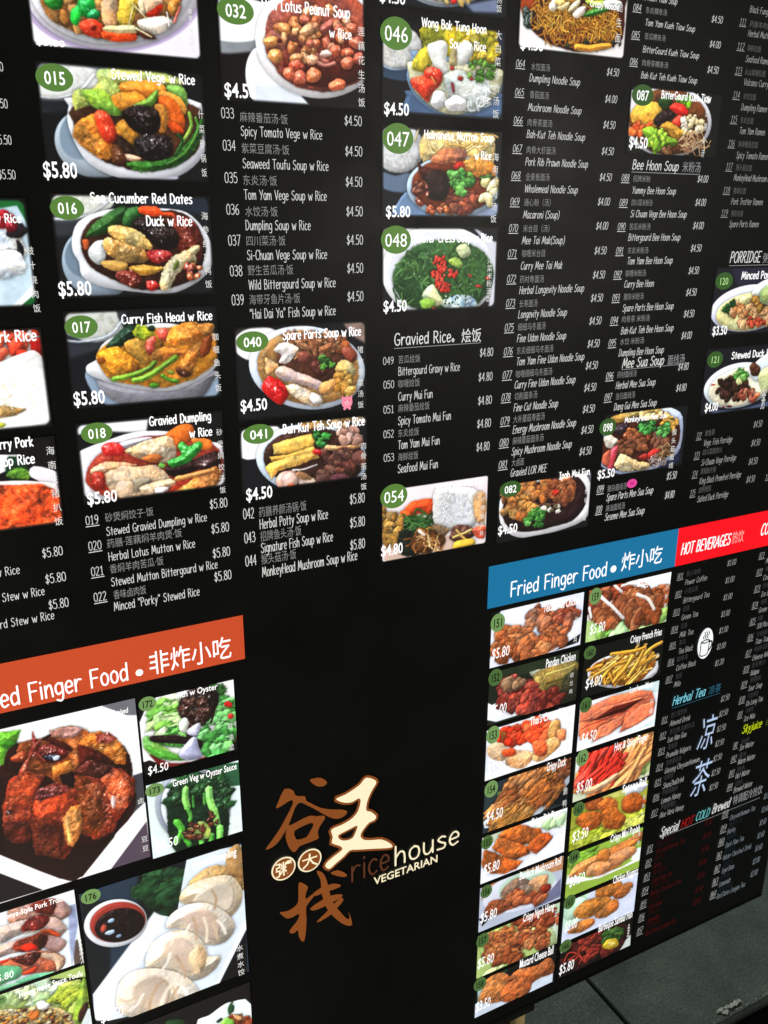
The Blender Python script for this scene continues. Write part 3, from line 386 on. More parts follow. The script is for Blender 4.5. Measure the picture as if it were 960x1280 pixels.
('040',(3160,4900,-1089,-2220),'15151a',40,[('q',[-13,-18,476,5,473,80,-4,166],'3a3632','n4f1k60'),('q',[1391,-19,1719,-5,1717,281,1519,171],'8a7468','n9f1k60'),('e',327,222,338,19,-9,206,'fbfbfb','n0r0f1k20'),('B',2),('e',941,548,767,153,-91,501,'d8e4f4','n0r0d1g1'),('e',951,548,678,135,-81,444,'b08048','n3r0d1g2'),('e',995,493,481,95,-52,287,'5c3424','n3r0k99s0'),('n','f',1001,279,400,23,-3,116,30,88,'a87048,8a5838,c08858','g3b6'),('e',805,192,114,6,-2,69,'d8b4a4','n4'),('e',1386,301,128,28,-20,95,'b8602c','n4g2'),('p',[1385,360,1517,329,1605,433,1515,527],'a04830','g3'),('n','f',1086,245,360,20,-2,70,26,89,'b07850,8a5434,c89064,a06844','g3b6'),('e',871,407,84,5,-2,70,'8a4838','g2'),('e',1079,557,119,49,-36,83,'5a2820','g4b6'),('p',[484,306,568,226,671,213,812,288,746,399,641,469,539,443,584,350],'ecdccf','n4b6g2'),('p',[370,375,459,419,557,502,495,536,411,588,378,509],'e8b078','n5'),('p',[493,574,598,495,721,532,949,646,1160,761,1268,810,1157,881,987,808,736,709,592,659],'d8b8b0','n4b4g2'),('p',[589,746,694,725,859,797,986,847,1114,898,1133,1000,1045,1043,854,966,710,864],'e8ccac','n4b6g3'),('e',1016,930,80,34,-25,58,'f8f0e8','g2'),('p',[324,716,410,607,510,653,649,800,646,879,560,970,439,900,341,795],'e01818','g6n1'),('p',[511,634,611,719,649,820,547,753],'d01010','g4'),('n','l',1188,466,129,8,-2,79,9,53,'3c7a28,5a9a38,2c5c20','g2'),('p',[1294,572,1383,479,1515,527,1580,612,1513,688,1358,656],'c8b070','n5b5'),('n','b',1445,763,155,12,-2,121,12,76,'c89038,d8a850,b88030','g3b7'),('p',[1074,755,1270,710,1245,848,1071,874],'d09a60','n4')],[('badge','040',3386,-1272,201,123),('cap','Spare Parts Soup w Rice',3770,4816,-1270,105),('price','$4.50',3199,3536,-2100,150),('v','猪杂杂菜汤饭',4806,-1405,-2196,80),('pig','',4613,-2107,76,90)]),
('041',(3160,4900,-2293,-3132),'14161c',40,[('p',[22,122,77,29,343,6,528,55,480,211,285,391,19,380],'f8f8fa','n0f1'),('q',[1152,-67,1745,-32,1745,114,1282,48],'b8a898','n4f1k60'),('B',2),('e',973,514,768,130,-38,460,'cfe0f2','n0r0d1'),('e',1006,507,696,117,-33,406,'3a2018','n3r0d1g2'),('p',[805,-29,1064,-34,1416,-1,1505,70,1148,97,845,66],'c89a50','n6b8'),('n','b',1460,66,180,18,-1,83,6,64,'d0a878','b5'),('q',[416,244,627,206,950,179,1012,268,966,367,706,399,431,388],'f0bc54','n3b4g1d2s5'),('q',[367,411,620,400,967,336,1031,416,703,461,406,477],'eeb450','n3b4d2s5'),('q',[330,529,405,487,683,438,1009,403,1062,503,787,554,485,600,397,692],'f0b858','n4b4'),('n','l',1101,247,121,13,-2,103,10,63,'2c7a2c,3c9a3c,1c5c24','g3'),('s',[1142,355,1365,401,1593,405,1639,379],60,'e0a870','n4'),('p',[977,378,1142,397,1140,470,986,432],'c81c20','g3'),('n','b',1526,240,204,21,-1,95,12,74,'c89888,d8a898,a87868','g3b6'),('n','b',1362,581,294,35,-2,128,34,74,'6a4038,7a5044,5a3028','b9g2n4'),('e',1637,571,116,14,-1,107,'74463c','b9'),('p',[460,700,548,628,698,626,739,694,651,746,604,845,498,809],'dcaa9c','n3g3'),('e',651,746,101,-68,64,85,'e4b8a8','g2'),('p',[606,803,692,793,689,877,625,869],'e86030',''),('e',898,831,137,81,-45,83,'c4a898','n3g4'),('e',825,705,101,49,-19,45,'a87850',''),('e',1089,760,87,26,-26,123,'6a4438','b9g3'),('e',1369,839,182,24,-2,95,'5a3038','b7g2'),('s',[677,613,828,622,1026,583],21,'e8e0e0','s3')],[('badge','041',3408,-2395,199,123),('cap','Bah-Kut Teh Soup w Rice',3731,4858,-2424,112),('price','$4.50',3212,3557,-3228,164),('v','肉骨茶汤饭',4841,-2654,-3304,83)]),
('045',(5110,6840,3252,2450),'161a22',40,[('e',874,379,675,-77,10,368,'b0bccc','n0r0d1'),('e',873,364,613,-70,9,349,'e8ecf0','n0r0d1'),('e',873,356,572,-65,9,324,'d8c890','n5r0d1'),('n','b',943,651,290,-30,1,47,12,43,'e8d8a0,c8a860,f0ecd8','g2'),('e',965,680,42,-4,1,28,'c02020',''),('q',[1134,695,1581,586,1599,737,1242,764],'6c7894','f1n0k80')],[('price','$4.50',5086,5417,2469,105),('v','炖蛋汤饭',6719,2893,2518,79)]),
('046',(5110,6840,2332,1315),'0c0d10',40,[('e',202,333,348,-28,1,251,'c8c8c4','n3r0d2k30'),('n','g',222,379,239,-19,1,110,70,17,'e0e0dc,a8a8a0','s1'),('p',[-5,522,143,551,364,527,386,654,5,632],'344860','n0f1k20'),('s',[-5,514,163,545,404,516],14,'8aa4c0',''),('q',[1530,-22,1684,-36,1703,328,1584,171],'2c3048','f1n0k80'),('B',2),('p',[336,819,428,748,1632,706,1715,769,1692,996,390,1063],'4a6488','n0d1'),('p',[510,87,785,-2,1247,-28,1554,9,1606,169,1571,372,1270,560,632,605,425,538,484,390,564,287],'a89c20','n6b6g1'),('n','b',1301,244,325,-26,8,213,12,113,'b8a828,c8b848,989020','n6b9'),('p',[334,593,403,396,483,326,1619,435,1717,598,1635,774,1417,924,1111,1000,808,991,554,888,407,766],'7a98b8','n0d1'),('p',[368,558,464,423,1663,432,1695,599,1589,760,1371,895,1066,977,807,957,574,854,427,732],'c8c49c','n2d1g4'),('p',[424,458,504,324,625,251,709,308,671,472,527,547,425,538],'b0a830','n5'),('p',[605,268,707,212,831,185,895,244,878,391,903,537,797,528,691,438],'e8e8e4','n1g1'),('p',[1002,284,1084,196,1146,142,1257,214,1239,331,1135,437,1027,413],'d8d8d0','n2g1'),('p',[959,255,1022,250,1028,445,921,437],'a89868',''),('n','s',1231,680,349,-23,7,184,60,49,'d0d8d4,e8eeec,b8c4c0','s1'),('p',[840,557,1051,493,1403,585,1542,711,1416,890,1152,938,931,783],'ccd4cc','n3g2b5'),('n','s',1276,711,263,-17,6,168,40,49,'e8eeec,f4f8f8','s1'),('n','l',1376,470,197,-14,5,116,24,49,'58902c,78a840,3c7020','g2'),('p',[396,637,508,597,631,572,820,592,801,675,697,764,637,867,511,792,417,717],'e03818','g4n4'),('p',[579,527,671,480,776,497,830,574,800,659,694,617,590,591],'e82c14','g6'),('s',[673,585,737,663],18,'e8a050','s1'),('e',783,833,118,-7,2,96,'ecebe8','n1g2d8'),('e',1030,861,145,11,-18,94,'eceae8','n1g2d8'),('e',965,475,30,11,-12,18,'a81c14',''),('e',1086,581,39,-3,1,26,'a01810',''),('s',[970,639,994,729],33,'981c1c',''),('e',1248,570,26,-2,1,20,'a01810','')],[('badge','046',5303,2164,211,174),('cap','Wong Bok Tung Hoon',5640,6545,2269,91),('cap','Soup w Rice',6031,6543,2077,93),('price','$4.50',5144,5479,1297,139),('v','大白菜冬粉汤饭',6726,2321,1335,93)]),
('047',(5110,6840,1176,143),'14161e',40,[('e',249,247,340,-13,2,277,'c8ccd0','n2r0d2k30'),('n','g',219,349,216,-7,1,127,60,22,'f0f0ec,c0c0bc','s1'),('p',[4,520,189,553,408,522,410,729,35,710],'60748c','n0f1k40'),('B',2),('p',[222,863,410,729,770,1016,191,1033],'6c88ac','n0d1'),('q',[1204,958,1754,842,1764,1032,1173,1035],'8a98b4','f1k40'),('p',[590,56,1071,-17,1592,11,1623,301,1561,464,1021,479,564,388],'e8c880','n5k20'),('n','h',1075,111,493,-21,4,129,24,87,'f0d898,d8b060','s2'),('e',1043,664,693,-14,11,368,'b0c8dc','n0r0d1'),('e',1052,651,627,-13,10,325,'7a3418','n3r0d1'),('p',[691,333,882,222,1145,213,1215,315,1018,374,756,382],'b87050','b9n5'),('p',[1150,370,1350,310,1627,381,1633,516,1427,548,1187,474],'d89038','n5b5g2'),('e',1102,424,86,-3,2,53,'b02418','b8g3'),('p',[500,365,565,440,889,483,859,589,567,569],'40140e','g3'),('p',[599,569,759,486,923,534,961,719,865,827,668,804],'241412','b7g2'),('n','b',538,753,128,-2,2,131,12,52,'7a3420,5a2414','g5b8'),('n','b',1166,850,237,-3,4,108,26,78,'9a4a34,8a4030,ac5c40','b9n5'),('n','l',1124,582,201,-5,4,133,16,77,'4c9a3c,68b050,34782c','g2'),('n','l',1496,547,76,-2,3,65,5,60,'58a040,3c7c2c',''),('n','b',1571,680,139,-3,6,136,12,73,'e0d088,e8dca0,c8b060','g3'),('n','b',802,935,198,-2,1,48,8,53,'9a4420,b05828','g4')],[('badge','047',5334,1039,212,172),('cap','Hainanese Mutton Soup',5695,6707,1057,91),('cap','w Rice',6433,6682,844,95),('price','$5.80',5170,5511,145,136),('v','海南羊肉汤饭',6751,929,83,90)]),
('048',(5110,6840,30,-1006),'17141c',40,[('q',[-6,7,489,6,474,433,-6,425],'f4f4f2','n0f1k30'),('B',1),('e',874,563,874,18,14,584,'f4f6f8','n0r0d1'),('e',896,563,807,17,13,531,'dfe2ec','n0r0f1k60'),('e',929,617,770,-16,41,466,'345a2c','n5r0d2k30g1'),('p',[1352,13,1669,182,1728,236,1729,949,1618,1020,1688,579,1537,217],'d0d2e0','n0f1k60'),('n','s',476,607,248,6,4,314,40,68,'1e4420,5c8a48,2a5228','s1'),('n','s',1154,568,414,8,9,268,50,71,'20401e,3c6a34,4a7c40','s1'),('n','g',897,599,705,15,9,355,60,17,'c8e0c0,8ab07a,1c3c18','s1'),('p',[1080,266,1186,206,1296,250,1321,339,1192,391,1126,355],'d0d8a0','n3k30'),('p',[977,406,1083,372,1194,444,1131,514,1000,459],'9ab850','n4k30'),('e',1167,966,265,10,4,110,'9cb4c0','n9b9k30'),('n','b',1122,928,263,9,3,91,26,15,'1c3420,e0e8e8','s0'),('p',[584,839,687,717,771,702,838,811,905,921,820,972,691,931],'dce4b0','n3k30g1'),('e',670,949,127,5,1,61,'7cb048','n4k40'),('n','b',842,544,106,2,5,194,46,32,'d83020,c02818,e84c38','g3s2'),('n','b',1046,575,65,1,1,43,14,29,'d02c1c,e04030','g3s2'),('n','b',900,741,107,3,2,64,16,31,'c82418,d83828','g3s2'),('e',1448,747,49,8,-4,21,'c83028','s2'),('e',1590,650,36,1,1,26,'c02c20','s2'),('e',1309,608,28,19,-11,11,'b83028','s2'),('e',767,1015,26,1,0,22,'c83028','s2'),('s',[1026,1016,1069,985,1125,1020],15,'f4f8f8','s0')],[('badge','048',5312,-124,212,168),('cap','Water Cress Soup w Rice',5601,6746,-156,99),('price','$4.50',5136,5471,-997,147),('v','西洋菜米粉汤饭',6721,-259,-926,81)]),
('054',(5110,6840,-3351,-4399),'ecdfe2',20,[('p',[-36,365,143,324,289,448,328,659,72,618,-36,533],'b88c50','n4b5'),('e',592,946,600,24,41,251,'d0b0a0','n2r0f1k40'),('p',[271,445,361,289,508,226,845,239,819,459,585,424,363,510],'e85020','n3g1b5'),('e',381,434,124,39,-15,78,'f06828','n2'),('n','h',587,597,301,47,2,156,50,93,'2c5a24,4c7c3c,1c4018','s2'),('n','b',108,505,217,34,1,237,26,91,'b08038,c89850,986c30','n5g1'),('p',[272,616,476,665,594,1017,293,965],'1c2418','n5'),('p',[824,151,955,108,1501,168,1568,359,1523,743,971,727,820,529],'d4d4d4','n3d2b4'),('n','g',1156,405,312,46,7,245,100,33,'f0f0f0,b8b8bc,dcdce0','s1'),('p',[822,599,1087,710,1012,822,825,739],'a07850','n5'),('p',[1485,277,1684,270,1684,733,1519,635],'d0a070','n4'),('n','h',705,860,229,38,3,141,30,87,'7a4418,a86828,583012','s2'),('e',724,863,255,1,35,172,'5c3418','b9n6g2'),('n','s',743,866,211,35,2,127,24,58,'b87838,8a5420,e0b880','s1'),('s',[741,760,775,942],36,'e8c080','s1'),('s',[588,666,684,751],50,'f0d8c8','s1'),('e',1306,823,225,-7,32,124,'5a3428','g4b7'),('s',[1150,862,1307,834,1465,788],37,'f0c870','s1'),('s',[1206,757,1267,828,1370,934],37,'e8b860','s1'),('p',[1154,1006,1211,926,1490,936,1543,1035,1375,1087,1175,1053],'e8b838','g1'),('p',[1484,773,1693,752,1702,953,1570,913],'e05838','n4g3')],[('badge','054',5299,-3458,209,173),('cap2','Mushroom Mui Fun',5971,6760,-3467,95),('price','$4.80',5102,5440,-4305,165),('v','什锦蘑菇烩饭',6752,-3668,-4390,68)]),
('063',(7020,8750,3396,2154),'ece6e4',30,[('e',794,687,871,-87,47,556,'f8f4f2','n0r0f1k30'),('p',[5,442,1634,259,1675,628,1672,979,1430,1118,1185,1182,858,1208,574,1174,333,1095,131,960,38,831],'4a1a10','n3d1g2'),('p',[21,710,247,687,235,798,106,852,38,831],'a84418','n2f1k40'),('n','b',146,889,95,-9,5,82,8,58,'10201c,1c302c','g7b8'),('n','s',870,877,620,-57,18,212,230,57,'e09828,c87c1c,f0b040,b06414','s2'),('n','s',584,792,332,-32,14,180,110,56,'e8a030,c88020,f0b848','s2'),('n','s',1403,857,167,-15,19,187,80,52,'e09828,c07418,f0b040','s2'),('n','b',1178,1109,515,-43,3,35,14,41,'1c3414,2a1810','g3'),('p',[897,1191,911,1117,1095,1113,1301,1085,1467,1063,1504,1112,1309,1165,1103,1192],'f0a030','g1n2'),('p',[1005,794,1060,731,1218,673,1426,667,1347,718,1146,780],'2c7a1c','g4'),('p',[1008,609,1251,584,1500,573,1591,636,1426,667,1136,667],'a8c048','n4'),('e',1461,606,145,-15,6,57,'dcdcd0',''),('e',520,714,66,20,-40,59,'f0e4d0','g2'),('e',686,705,32,33,-82,43,'f8d898','g2'),('e',854,695,45,21,-74,74,'f4dca8','g2'),('e',940,757,43,35,-97,60,'f8e8dc','g2'),('e',614,670,75,11,-17,41,'f8d070','g2')],[('cap','Crispy Noodle',8115,8594,2722,70),('price','$4.50',7059,7412,2147,111),('v','香脆生面',8611,2990,2349,93)]),
('082',(7020,8750,-3538,-4438),'141414',20,[('q',[1446,-21,1745,17,1743,241,1459,129],'6c6c78','f1n0k60'),('p',[28,297,83,162,326,52,743,-37,1175,-73,1537,-9,1716,200,1767,586,1610,793,1161,876,634,904,286,817,64,591],'f4f2f6','n0d1'),('p',[86,377,168,209,412,99,832,11,1179,-25,1453,54,1630,264,1641,530,1422,745,1021,797,540,795,236,691,110,526],'2a1416','n2d1g2'),('n','b',415,136,297,40,9,145,18,117,'b8703c,a05c2c,cc8850','b7n5g1'),('n','b',757,164,261,35,10,147,18,119,'c88448,a86430,b87438','b7n5g1'),('n','b',430,391,299,44,9,155,26,118,'c07c3c,a4602c,d09048','b7n5g1'),('n','b',1200,243,225,31,13,165,22,106,'a05c34,8a4a2c,b87040','b7n5g1'),('n','b',1044,221,62,8,6,74,5,40,'d82c1c','g3'),('n','l',701,616,197,30,10,150,20,80,'4c9038,64a84c,2c6824','g2s2'),('n','l',999,493,196,29,6,75,10,57,'e8e0d0,60583c,f4f0e4','s2'),('s',[638,312,774,405,1216,431],23,'6a4038','s0')],[('badge2','082',7231,-3617,191,122),('cap','Ipoh Mui Fun',8116,8699,-3582,103),('price','$4.50',7043,7388,-4305,147),('v','怡保烩饭',8664,-3803,-4324,64)]),
('087',(8910,10640,1857,995),'12160f',30,[('e',749,412,819,8,4,463,'e4e4ee','n0r0d1'),('e',750,416,740,7,4,428,'6a3c1c','n3r0d1'),('q',[-9,58,366,34,340,262,26,354],'ece8f0','f1k60'),('p',[26,354,146,235,357,185,524,194,597,324,508,501,261,513,92,464],'e8b040','n3b4g1'),('n','b',239,552,190,-9,9,76,12,77,'e85820,d84c18,f07030','g2'),('p',[508,176,594,95,766,123,728,259,587,248],'28481c','b9'),('n','b',996,148,142,-8,8,57,14,51,'5c9a1c,88c028,3c7018','b5'),('p',[455,408,592,286,812,255,851,330,696,434,534,481],'241414','b6g3'),('p',[726,240,828,167,1002,186,1105,297,1059,377,908,327],'e02418','g3n2'),('p',[806,409,935,316,1056,358,956,461,843,476],'e83420','g3'),('n','b',1186,449,203,-10,18,117,26,62,'f0e0b8,e8d49c,f8ecd0','b5'),('p',[592,497,721,414,899,463,1024,536,952,638,745,588],'d89830','n5g2'),('n','h',1254,705,293,-12,18,119,40,62,'c8a078,a87850,e0c090','s2'),('p',[268,570,369,498,539,519,717,589,923,639,906,718,630,788,525,851,452,717],'88b828','n3g2'),('n','b',612,652,224,-9,10,78,12,65,'98c830,a8d040,78a824','g3'),('n','b',800,782,114,-4,8,59,8,52,'6a3c1c,8a5c38','g3')],[('badge3','087',9127,1748,195,134),('cap','BitterGourd Kueh Tiaw',9466,10404,1731,94),('price','$4.50',8952,9287,1076,152),('v','苦瓜粿条汤',10356,1814,1002,59)]),
('098',(8910,10640,-2669,-3673),'14151a',20,[('q',[1064,839,1650,707,1657,909,1185,1120,468,1094,255,1001],'202844','f1n0k90'),('B',2),('p',[-105,291,120,97,625,-28,1165,-2,1381,25,1630,194,1650,707,1412,880,1085,1007,667,1029,332,962,15,810,-78,671],'c4d0f0','n0d1'),('p',[-24,519,130,191,549,12,1173,54,1403,188,1586,337,1596,634,1361,824,1077,939,702,972,367,917,95,819,4,697],'4a2014','n3d1'),('p',[125,51,547,-3,794,19,601,112,285,159],'b0904c','n5'),('n','b',1010,87,295,28,10,81,30,65,'e8c070,d8b060,f0d088','b4'),('n','b',1371,266,174,17,18,132,30,60,'f0b450,e8a840,f4c468','b4'),('e',356,261,148,-28,43,78,'2a1c24','g4'),('e',175,439,141,15,11,109,'e8dcc8','n2g1d8'),('n','b',697,407,250,26,10,81,16,94,'a8582c,8a4424,c07040','g4b7'),('n','b',772,512,147,16,16,131,16,80,'8a4c30,a05c38','b8g2'),('n','b',470,559,185,21,9,81,22,79,'7a4830,8a5438','b9'),('n','b',1152,537,194,21,13,99,14,93,'7a4c38,8a5c48','b8g2'),('n','l',888,275,189,19,12,97,26,62,'3c8a38,54a850,2c6c2c','s3g1'),('n','l',1244,351,119,12,14,107,20,63,'489444,2c702c,60b058','s3g1'),('p',[109,757,136,633,207,545,304,524,322,590,285,714,270,857,159,859],'e04a58','g3n3'),('p',[15,714,36,621,170,573,153,794,52,782],'d86848',''),('p',[292,779,380,661,548,712,723,798,816,875,701,959,409,923,268,840],'e8cc98','n5b7g2'),('p',[513,757,767,820,982,862,1014,948,785,970],'e4bc80','n5b6'),('p',[927,757,1040,655,1210,658,1219,725,1098,777,978,828],'c42c28','g2n4'),('p',[759,753,921,707,974,795,850,813],'b02c24','g3'),('n','s',1170,835,152,18,9,67,36,41,'e8dcd8,c8b4b0,a88878','s2'),('n','h',1326,720,131,15,14,101,26,57,'c8a070,a88050,6a4830','s2')],[('badge3','098',8991,-2870,165,135),('cap','MonkeyHead Mee Sua',9319,10182,-2833,82),('price','$5.50',8862,9202,-3679,146),('v','猴头菇面线',10387,-3043,-3693,95)]),
('120',(10900,12620,-551,-1613),'1c1c24',30,[('q',[355,35,1155,3,1201,237,536,312],'282638','f1n0k90'),('e',867,649,858,-96,174,357,'e0e4fc','n0r0d1'),('e',893,697,762,-84,141,288,'f0e8a0','n2r0d1'),('n','l',405,608,200,7,16,93,10,83,'204420,2c5c28',''),('n','b',920,745,485,20,36,191,60,74,'c89058,b07040,e0b078,d8a070','b5'),('n','b',1052,537,209,7,23,119,20,74,'8a6020,a87830','b4'),('n','b',1047,870,210,9,11,58,14,57,'a03820,b8482c','g2'),('e',738,503,153,-35,38,54,'f8e898','n3'),('p',[862,437,968,277,1327,170,1677,154,1701,608,1131,587,1039,466],'e8f0e8','n0d1g2'),('p',[1034,443,1150,329,1554,245,1623,581,1166,589],'98b070','n4')],[('badge4','120',11106,-763,189,132),('cap','Minced Pork Porridge',11475,12693,-745,110),('price','$3.50',10976,11297,-1591,146)]),
('121',(10900,12620,-1797,-2879),'181820',30,[('q',[194,1002,893,1066,1594,975,1625,1133,495,1180],'4a5878','f1n0k90'),('e',836,647,769,-101,204,362,'dceaf4','n0r0d1'),('e',858,673,695,-91,169,301,'f4eccc','n2r0d1'),('n','b',759,703,422,34,27,151,46,88,'3c2018,2c1810,4c2c1c','g2b5'),('n','b',497,583,138,11,13,75,10,69,'2c1810',''),('n','l',839,474,141,10,15,85,12,76,'58a040,78b858,3c8030','g2'),('e',824,584,70,5,11,60,'d0d890',''),('n','b',1098,831,216,18,19,103,14,72,'c07858,8a4030','g2'),('p',[1032,475,1080,355,1235,241,1432,155,1851,80,1873,536,1438,555,1235,615],'dce8f0','n0d1g2'),('e',1161,410,129,9,21,111,'4c2818','g3b7'),('p',[1257,541,1409,402,1628,417,1627,772,1415,806],'d8d890','n3'),('e',669,982,63,6,4,20,'5a1c14','s1'),('e',235,593,46,-2,6,15,'a02820','s1'),('e',531,983,35,3,3,15,'802018','s1')],[('badge4','121',11112,-1980,173,131),('cap','Stewed Duck Porridge',11474,12776,-1996,107),('price','$4.00',11007,11301,-2821,150),('v','粥',12360,-2556,-2895,87)]),
('171',(-870,1630,-5600,-8000),'fdfdfd',0,[('q',[2094,-4,2515,-3,2536,252,2382,209,2237,102],'707078','f1n0k30'),('q',[2383,1093,2505,1084,2519,1524,2377,1623,2024,1940,2315,1407],'404048','f1n0k40'),('q',[-211,2145,656,1931,1137,2394,-211,2380],'1c1416','f1n0'),('q',[1958,2428,2493,1836,2505,2448],'584858','f1n0'),('p',[581,1412,917,1582,1261,1804,1681,1815,2047,1703,2382,1332,2334,1657,2024,1940,1603,2377,1358,2304,722,1697,563,1544],'2a0f0a','n4f1g2'),('q',[566,1522,722,1697,1357,2309,1622,2384,2066,1931,2144,1737,1832,1870,1276,1667,755,1430],'240c08','n3f1k30'),('q',[864,22,1034,50,1164,61,1100,220,1084,501,932,586,853,385],'78c830','n4g2b5'),('e',1008,543,75,23,-12,94,'5c9a2c',''),('e',996,211,84,25,-7,54,'3c8a1c',''),('p',[875,480,982,469,1007,698,889,929,784,1487,581,1412,709,428],'2c0c06','n2'),('p',[1005,279,1292,255,1476,221,1717,202,1910,324,2056,389,2338,702,2379,1139,2331,1460,2024,1940,1666,1956,1255,1850,914,1604,790,1442,832,820],'2a0a06','n4d1'),('q',[1112,267,1294,234,1446,323,1637,424,1698,555,1669,1004,1506,950,1377,772,1172,662,1077,410],'984418','d2n5b7g3'),('q',[1454,258,1556,156,1720,169,1878,270,1940,401,1867,743,1688,825,1657,587],'b4602c','d2n5b7g3'),('q',[1447,158,1665,165,1840,270,1759,325,1613,305,1472,253],'b8847c','d2n5b9g3'),('p',[1453,263,1606,370,1696,486,1664,522,1462,349],'4a140c','g3'),('q',[1766,440,1908,346,2059,349,2271,566,2332,770,2300,901,2166,859,2030,655,1849,555,1752,754],'b8641e','d2n6b8g4'),('q',[1766,440,1890,522,2134,780,2145,876,1909,710,1752,754],'48120a','n4g3'),('q',[1981,367,2133,389,2237,510,2155,555,2005,511],'a8402c','d2n5b9g5'),('p',[1523,796,1670,819,1669,1004,1544,940],'1c0a04','g1'),('q',[1445,658,1670,637,1672,797,1502,812,1441,861],'c07028','n4g3'),('p',[1288,364,1426,339,1597,456,1641,560,1504,631,1364,565,1284,473],'5c0f08','g9b10'),('e',1459,538,106,33,-4,35,'20283c','g9b10'),('e',1502,563,42,-6,5,31,'d8e4f8','s0g2'),('p',[1281,121,1303,236,1323,374,1283,407,1261,290],'7a1a14','g4'),('p',[1227,346,1401,243,1312,393,1397,598,1249,463,1123,624,1088,613,1192,490],'8a2c1c','g5b6'),('p',[1007,411,1138,352,1200,426,1102,495,1017,469],'a83c14','g4'),('p',[1057,648,1136,517,1215,452,1182,575,1115,688],'a84028','g5'),('q',[1679,822,1872,699,2128,847,2181,911,2037,982,1845,968],'5c1e14','d2n5b10g5'),('q',[1677,844,1847,945,1992,1038,2162,905,2311,999,2395,1192,2326,1508,2127,1707,2072,1859,1868,1908,1686,1768,1654,1326],'8a2c12','d2n6b10g5'),('q',[2013,1022,2198,940,2309,1022,2351,1226,2263,1535,2138,1589,2082,1329],'b8502c','d2n6b9g5'),('p',[2084,1306,2140,1348,2117,1485,2079,1472],'f0c8c0','s0g3k30'),('q',[1702,875,1845,968,1968,1290,1974,1629,1837,1823,1691,1721,1673,1333],'8a3810','d2n6b10g4'),('q',[1798,1046,1952,1049,1972,1244,1883,1357],'944828','d2n5b9g4k30'),('q',[956,682,1157,635,1360,766,1269,919,1178,1071,1122,1237,1080,1595,914,1604,807,1449,822,1042],'8c3016','d2n6b9g4'),('q',[945,768,1152,678,1302,793,1194,940,1083,1108,907,1071],'b8441e','d2n6b8g3k40'),('q',[829,1272,1094,1319,1075,1640,913,1616,821,1477],'5c1c10','d2n5b9g3k40'),('e',889,1144,31,11,-4,31,'14080a','s0g9'),('q',[1169,1069,1231,929,1380,910,1545,935,1681,1077,1682,1242,1696,1483,1672,1715,1559,1867,1427,2024,1283,1945,1109,1819,1108,1511,1131,1240],'7a2812','d2n6b10g4'),('q',[1162,1135,1264,963,1539,984,1655,1139,1563,1295,1457,1400,1274,1359,1166,1252],'bc4420','d2n6b8g3k40'),('q',[1192,1030,1249,935,1417,910,1578,974,1605,1075,1417,1082,1266,1101],'6a2420','d2n6b10g8k30'),('q',[1472,1429,1581,1301,1712,1323,1672,1715,1538,1884,1487,1816,1471,1618],'d0803a','d2n5b9g3k30'),('p',[1483,1504,1545,1454,1550,1767,1508,1800],'fcb868','n4s0k40'),('q',[1129,1332,1452,1445,1458,1733,1428,2012,1248,1920,1099,1744],'6c2410','d2n6b10g3k40')],[('cap3','Tofu Braised',1207,1535,-5770,78),('v','卤豆腐 豆豆',1573,-7050,-7882,82)]),
('172',(1660,2910,-5660,-6720),'060404',0,[('p',[-5,300,286,-44,631,-70,1234,-26,1280,136,1259,863,989,1031,545,1143,194,1114,5,893],'fdfdfd','n0f1'),('q',[-28,883,75,875,337,1077,473,1161,53,1150,-11,1089],'080404','f1'),('p',[85,758,343,998,769,1047,1223,852,1237,939,763,1128,269,1056],'6a1410','g3'),('n','l',323,353,202,57,-21,269,26,145,'b8e090,78c048,dcf0c0','g2'),('p',[15,579,104,526,355,840,490,921,346,958,82,797],'88d060','g3n3'),('p',[41,665,222,759,554,1022,211,896],'58b038','g3'),('n','l',1014,628,198,56,-26,440,46,129,'58b850,7cd070,3c8a38,88d880','g2b5'),('n','l',971,135,177,46,-7,117,8,89,'2c5a20','g2'),('p',[513,132,697,-14,874,-27,1042,154,992,380,838,538,663,488,530,372],'1c0c0a','g7b9'),('n','l',748,274,209,57,-13,194,12,96,'241008,3a1a10,140806','g6b8'),('n','l',407,614,205,60,-8,101,8,103,'5cb048,88d468,2c6a24','g3'),('p',[137,536,510,645,784,806,703,945,571,783,163,642],'1c0a0a','g3'),('p',[573,265,730,547,719,705,579,665,593,469],'2a0c0a','g4'),('p',[554,778,684,695,726,870,751,1042,554,1022,455,910],'b8b8dc','g2n1'),('p',[622,557,767,518,720,686,582,625],'c8c8e4','g2'),('e',556,498,69,20,-8,109,'e8f0e0',''),('e',1158,345,51,14,-3,48,'c81c18',''),('e',1184,534,44,12,-2,40,'d82c28',''),('s',[893,234,957,370,909,558],29,'1c0808','s1')],[('badge5','172',1779,-5717,111,101),('cap4','with w Oyster',2125,2689,-5740,91),('price2','$4.50',1701,1968,-6745,134),('v','蚝油菜',2828,-6291,-6717,67)]),
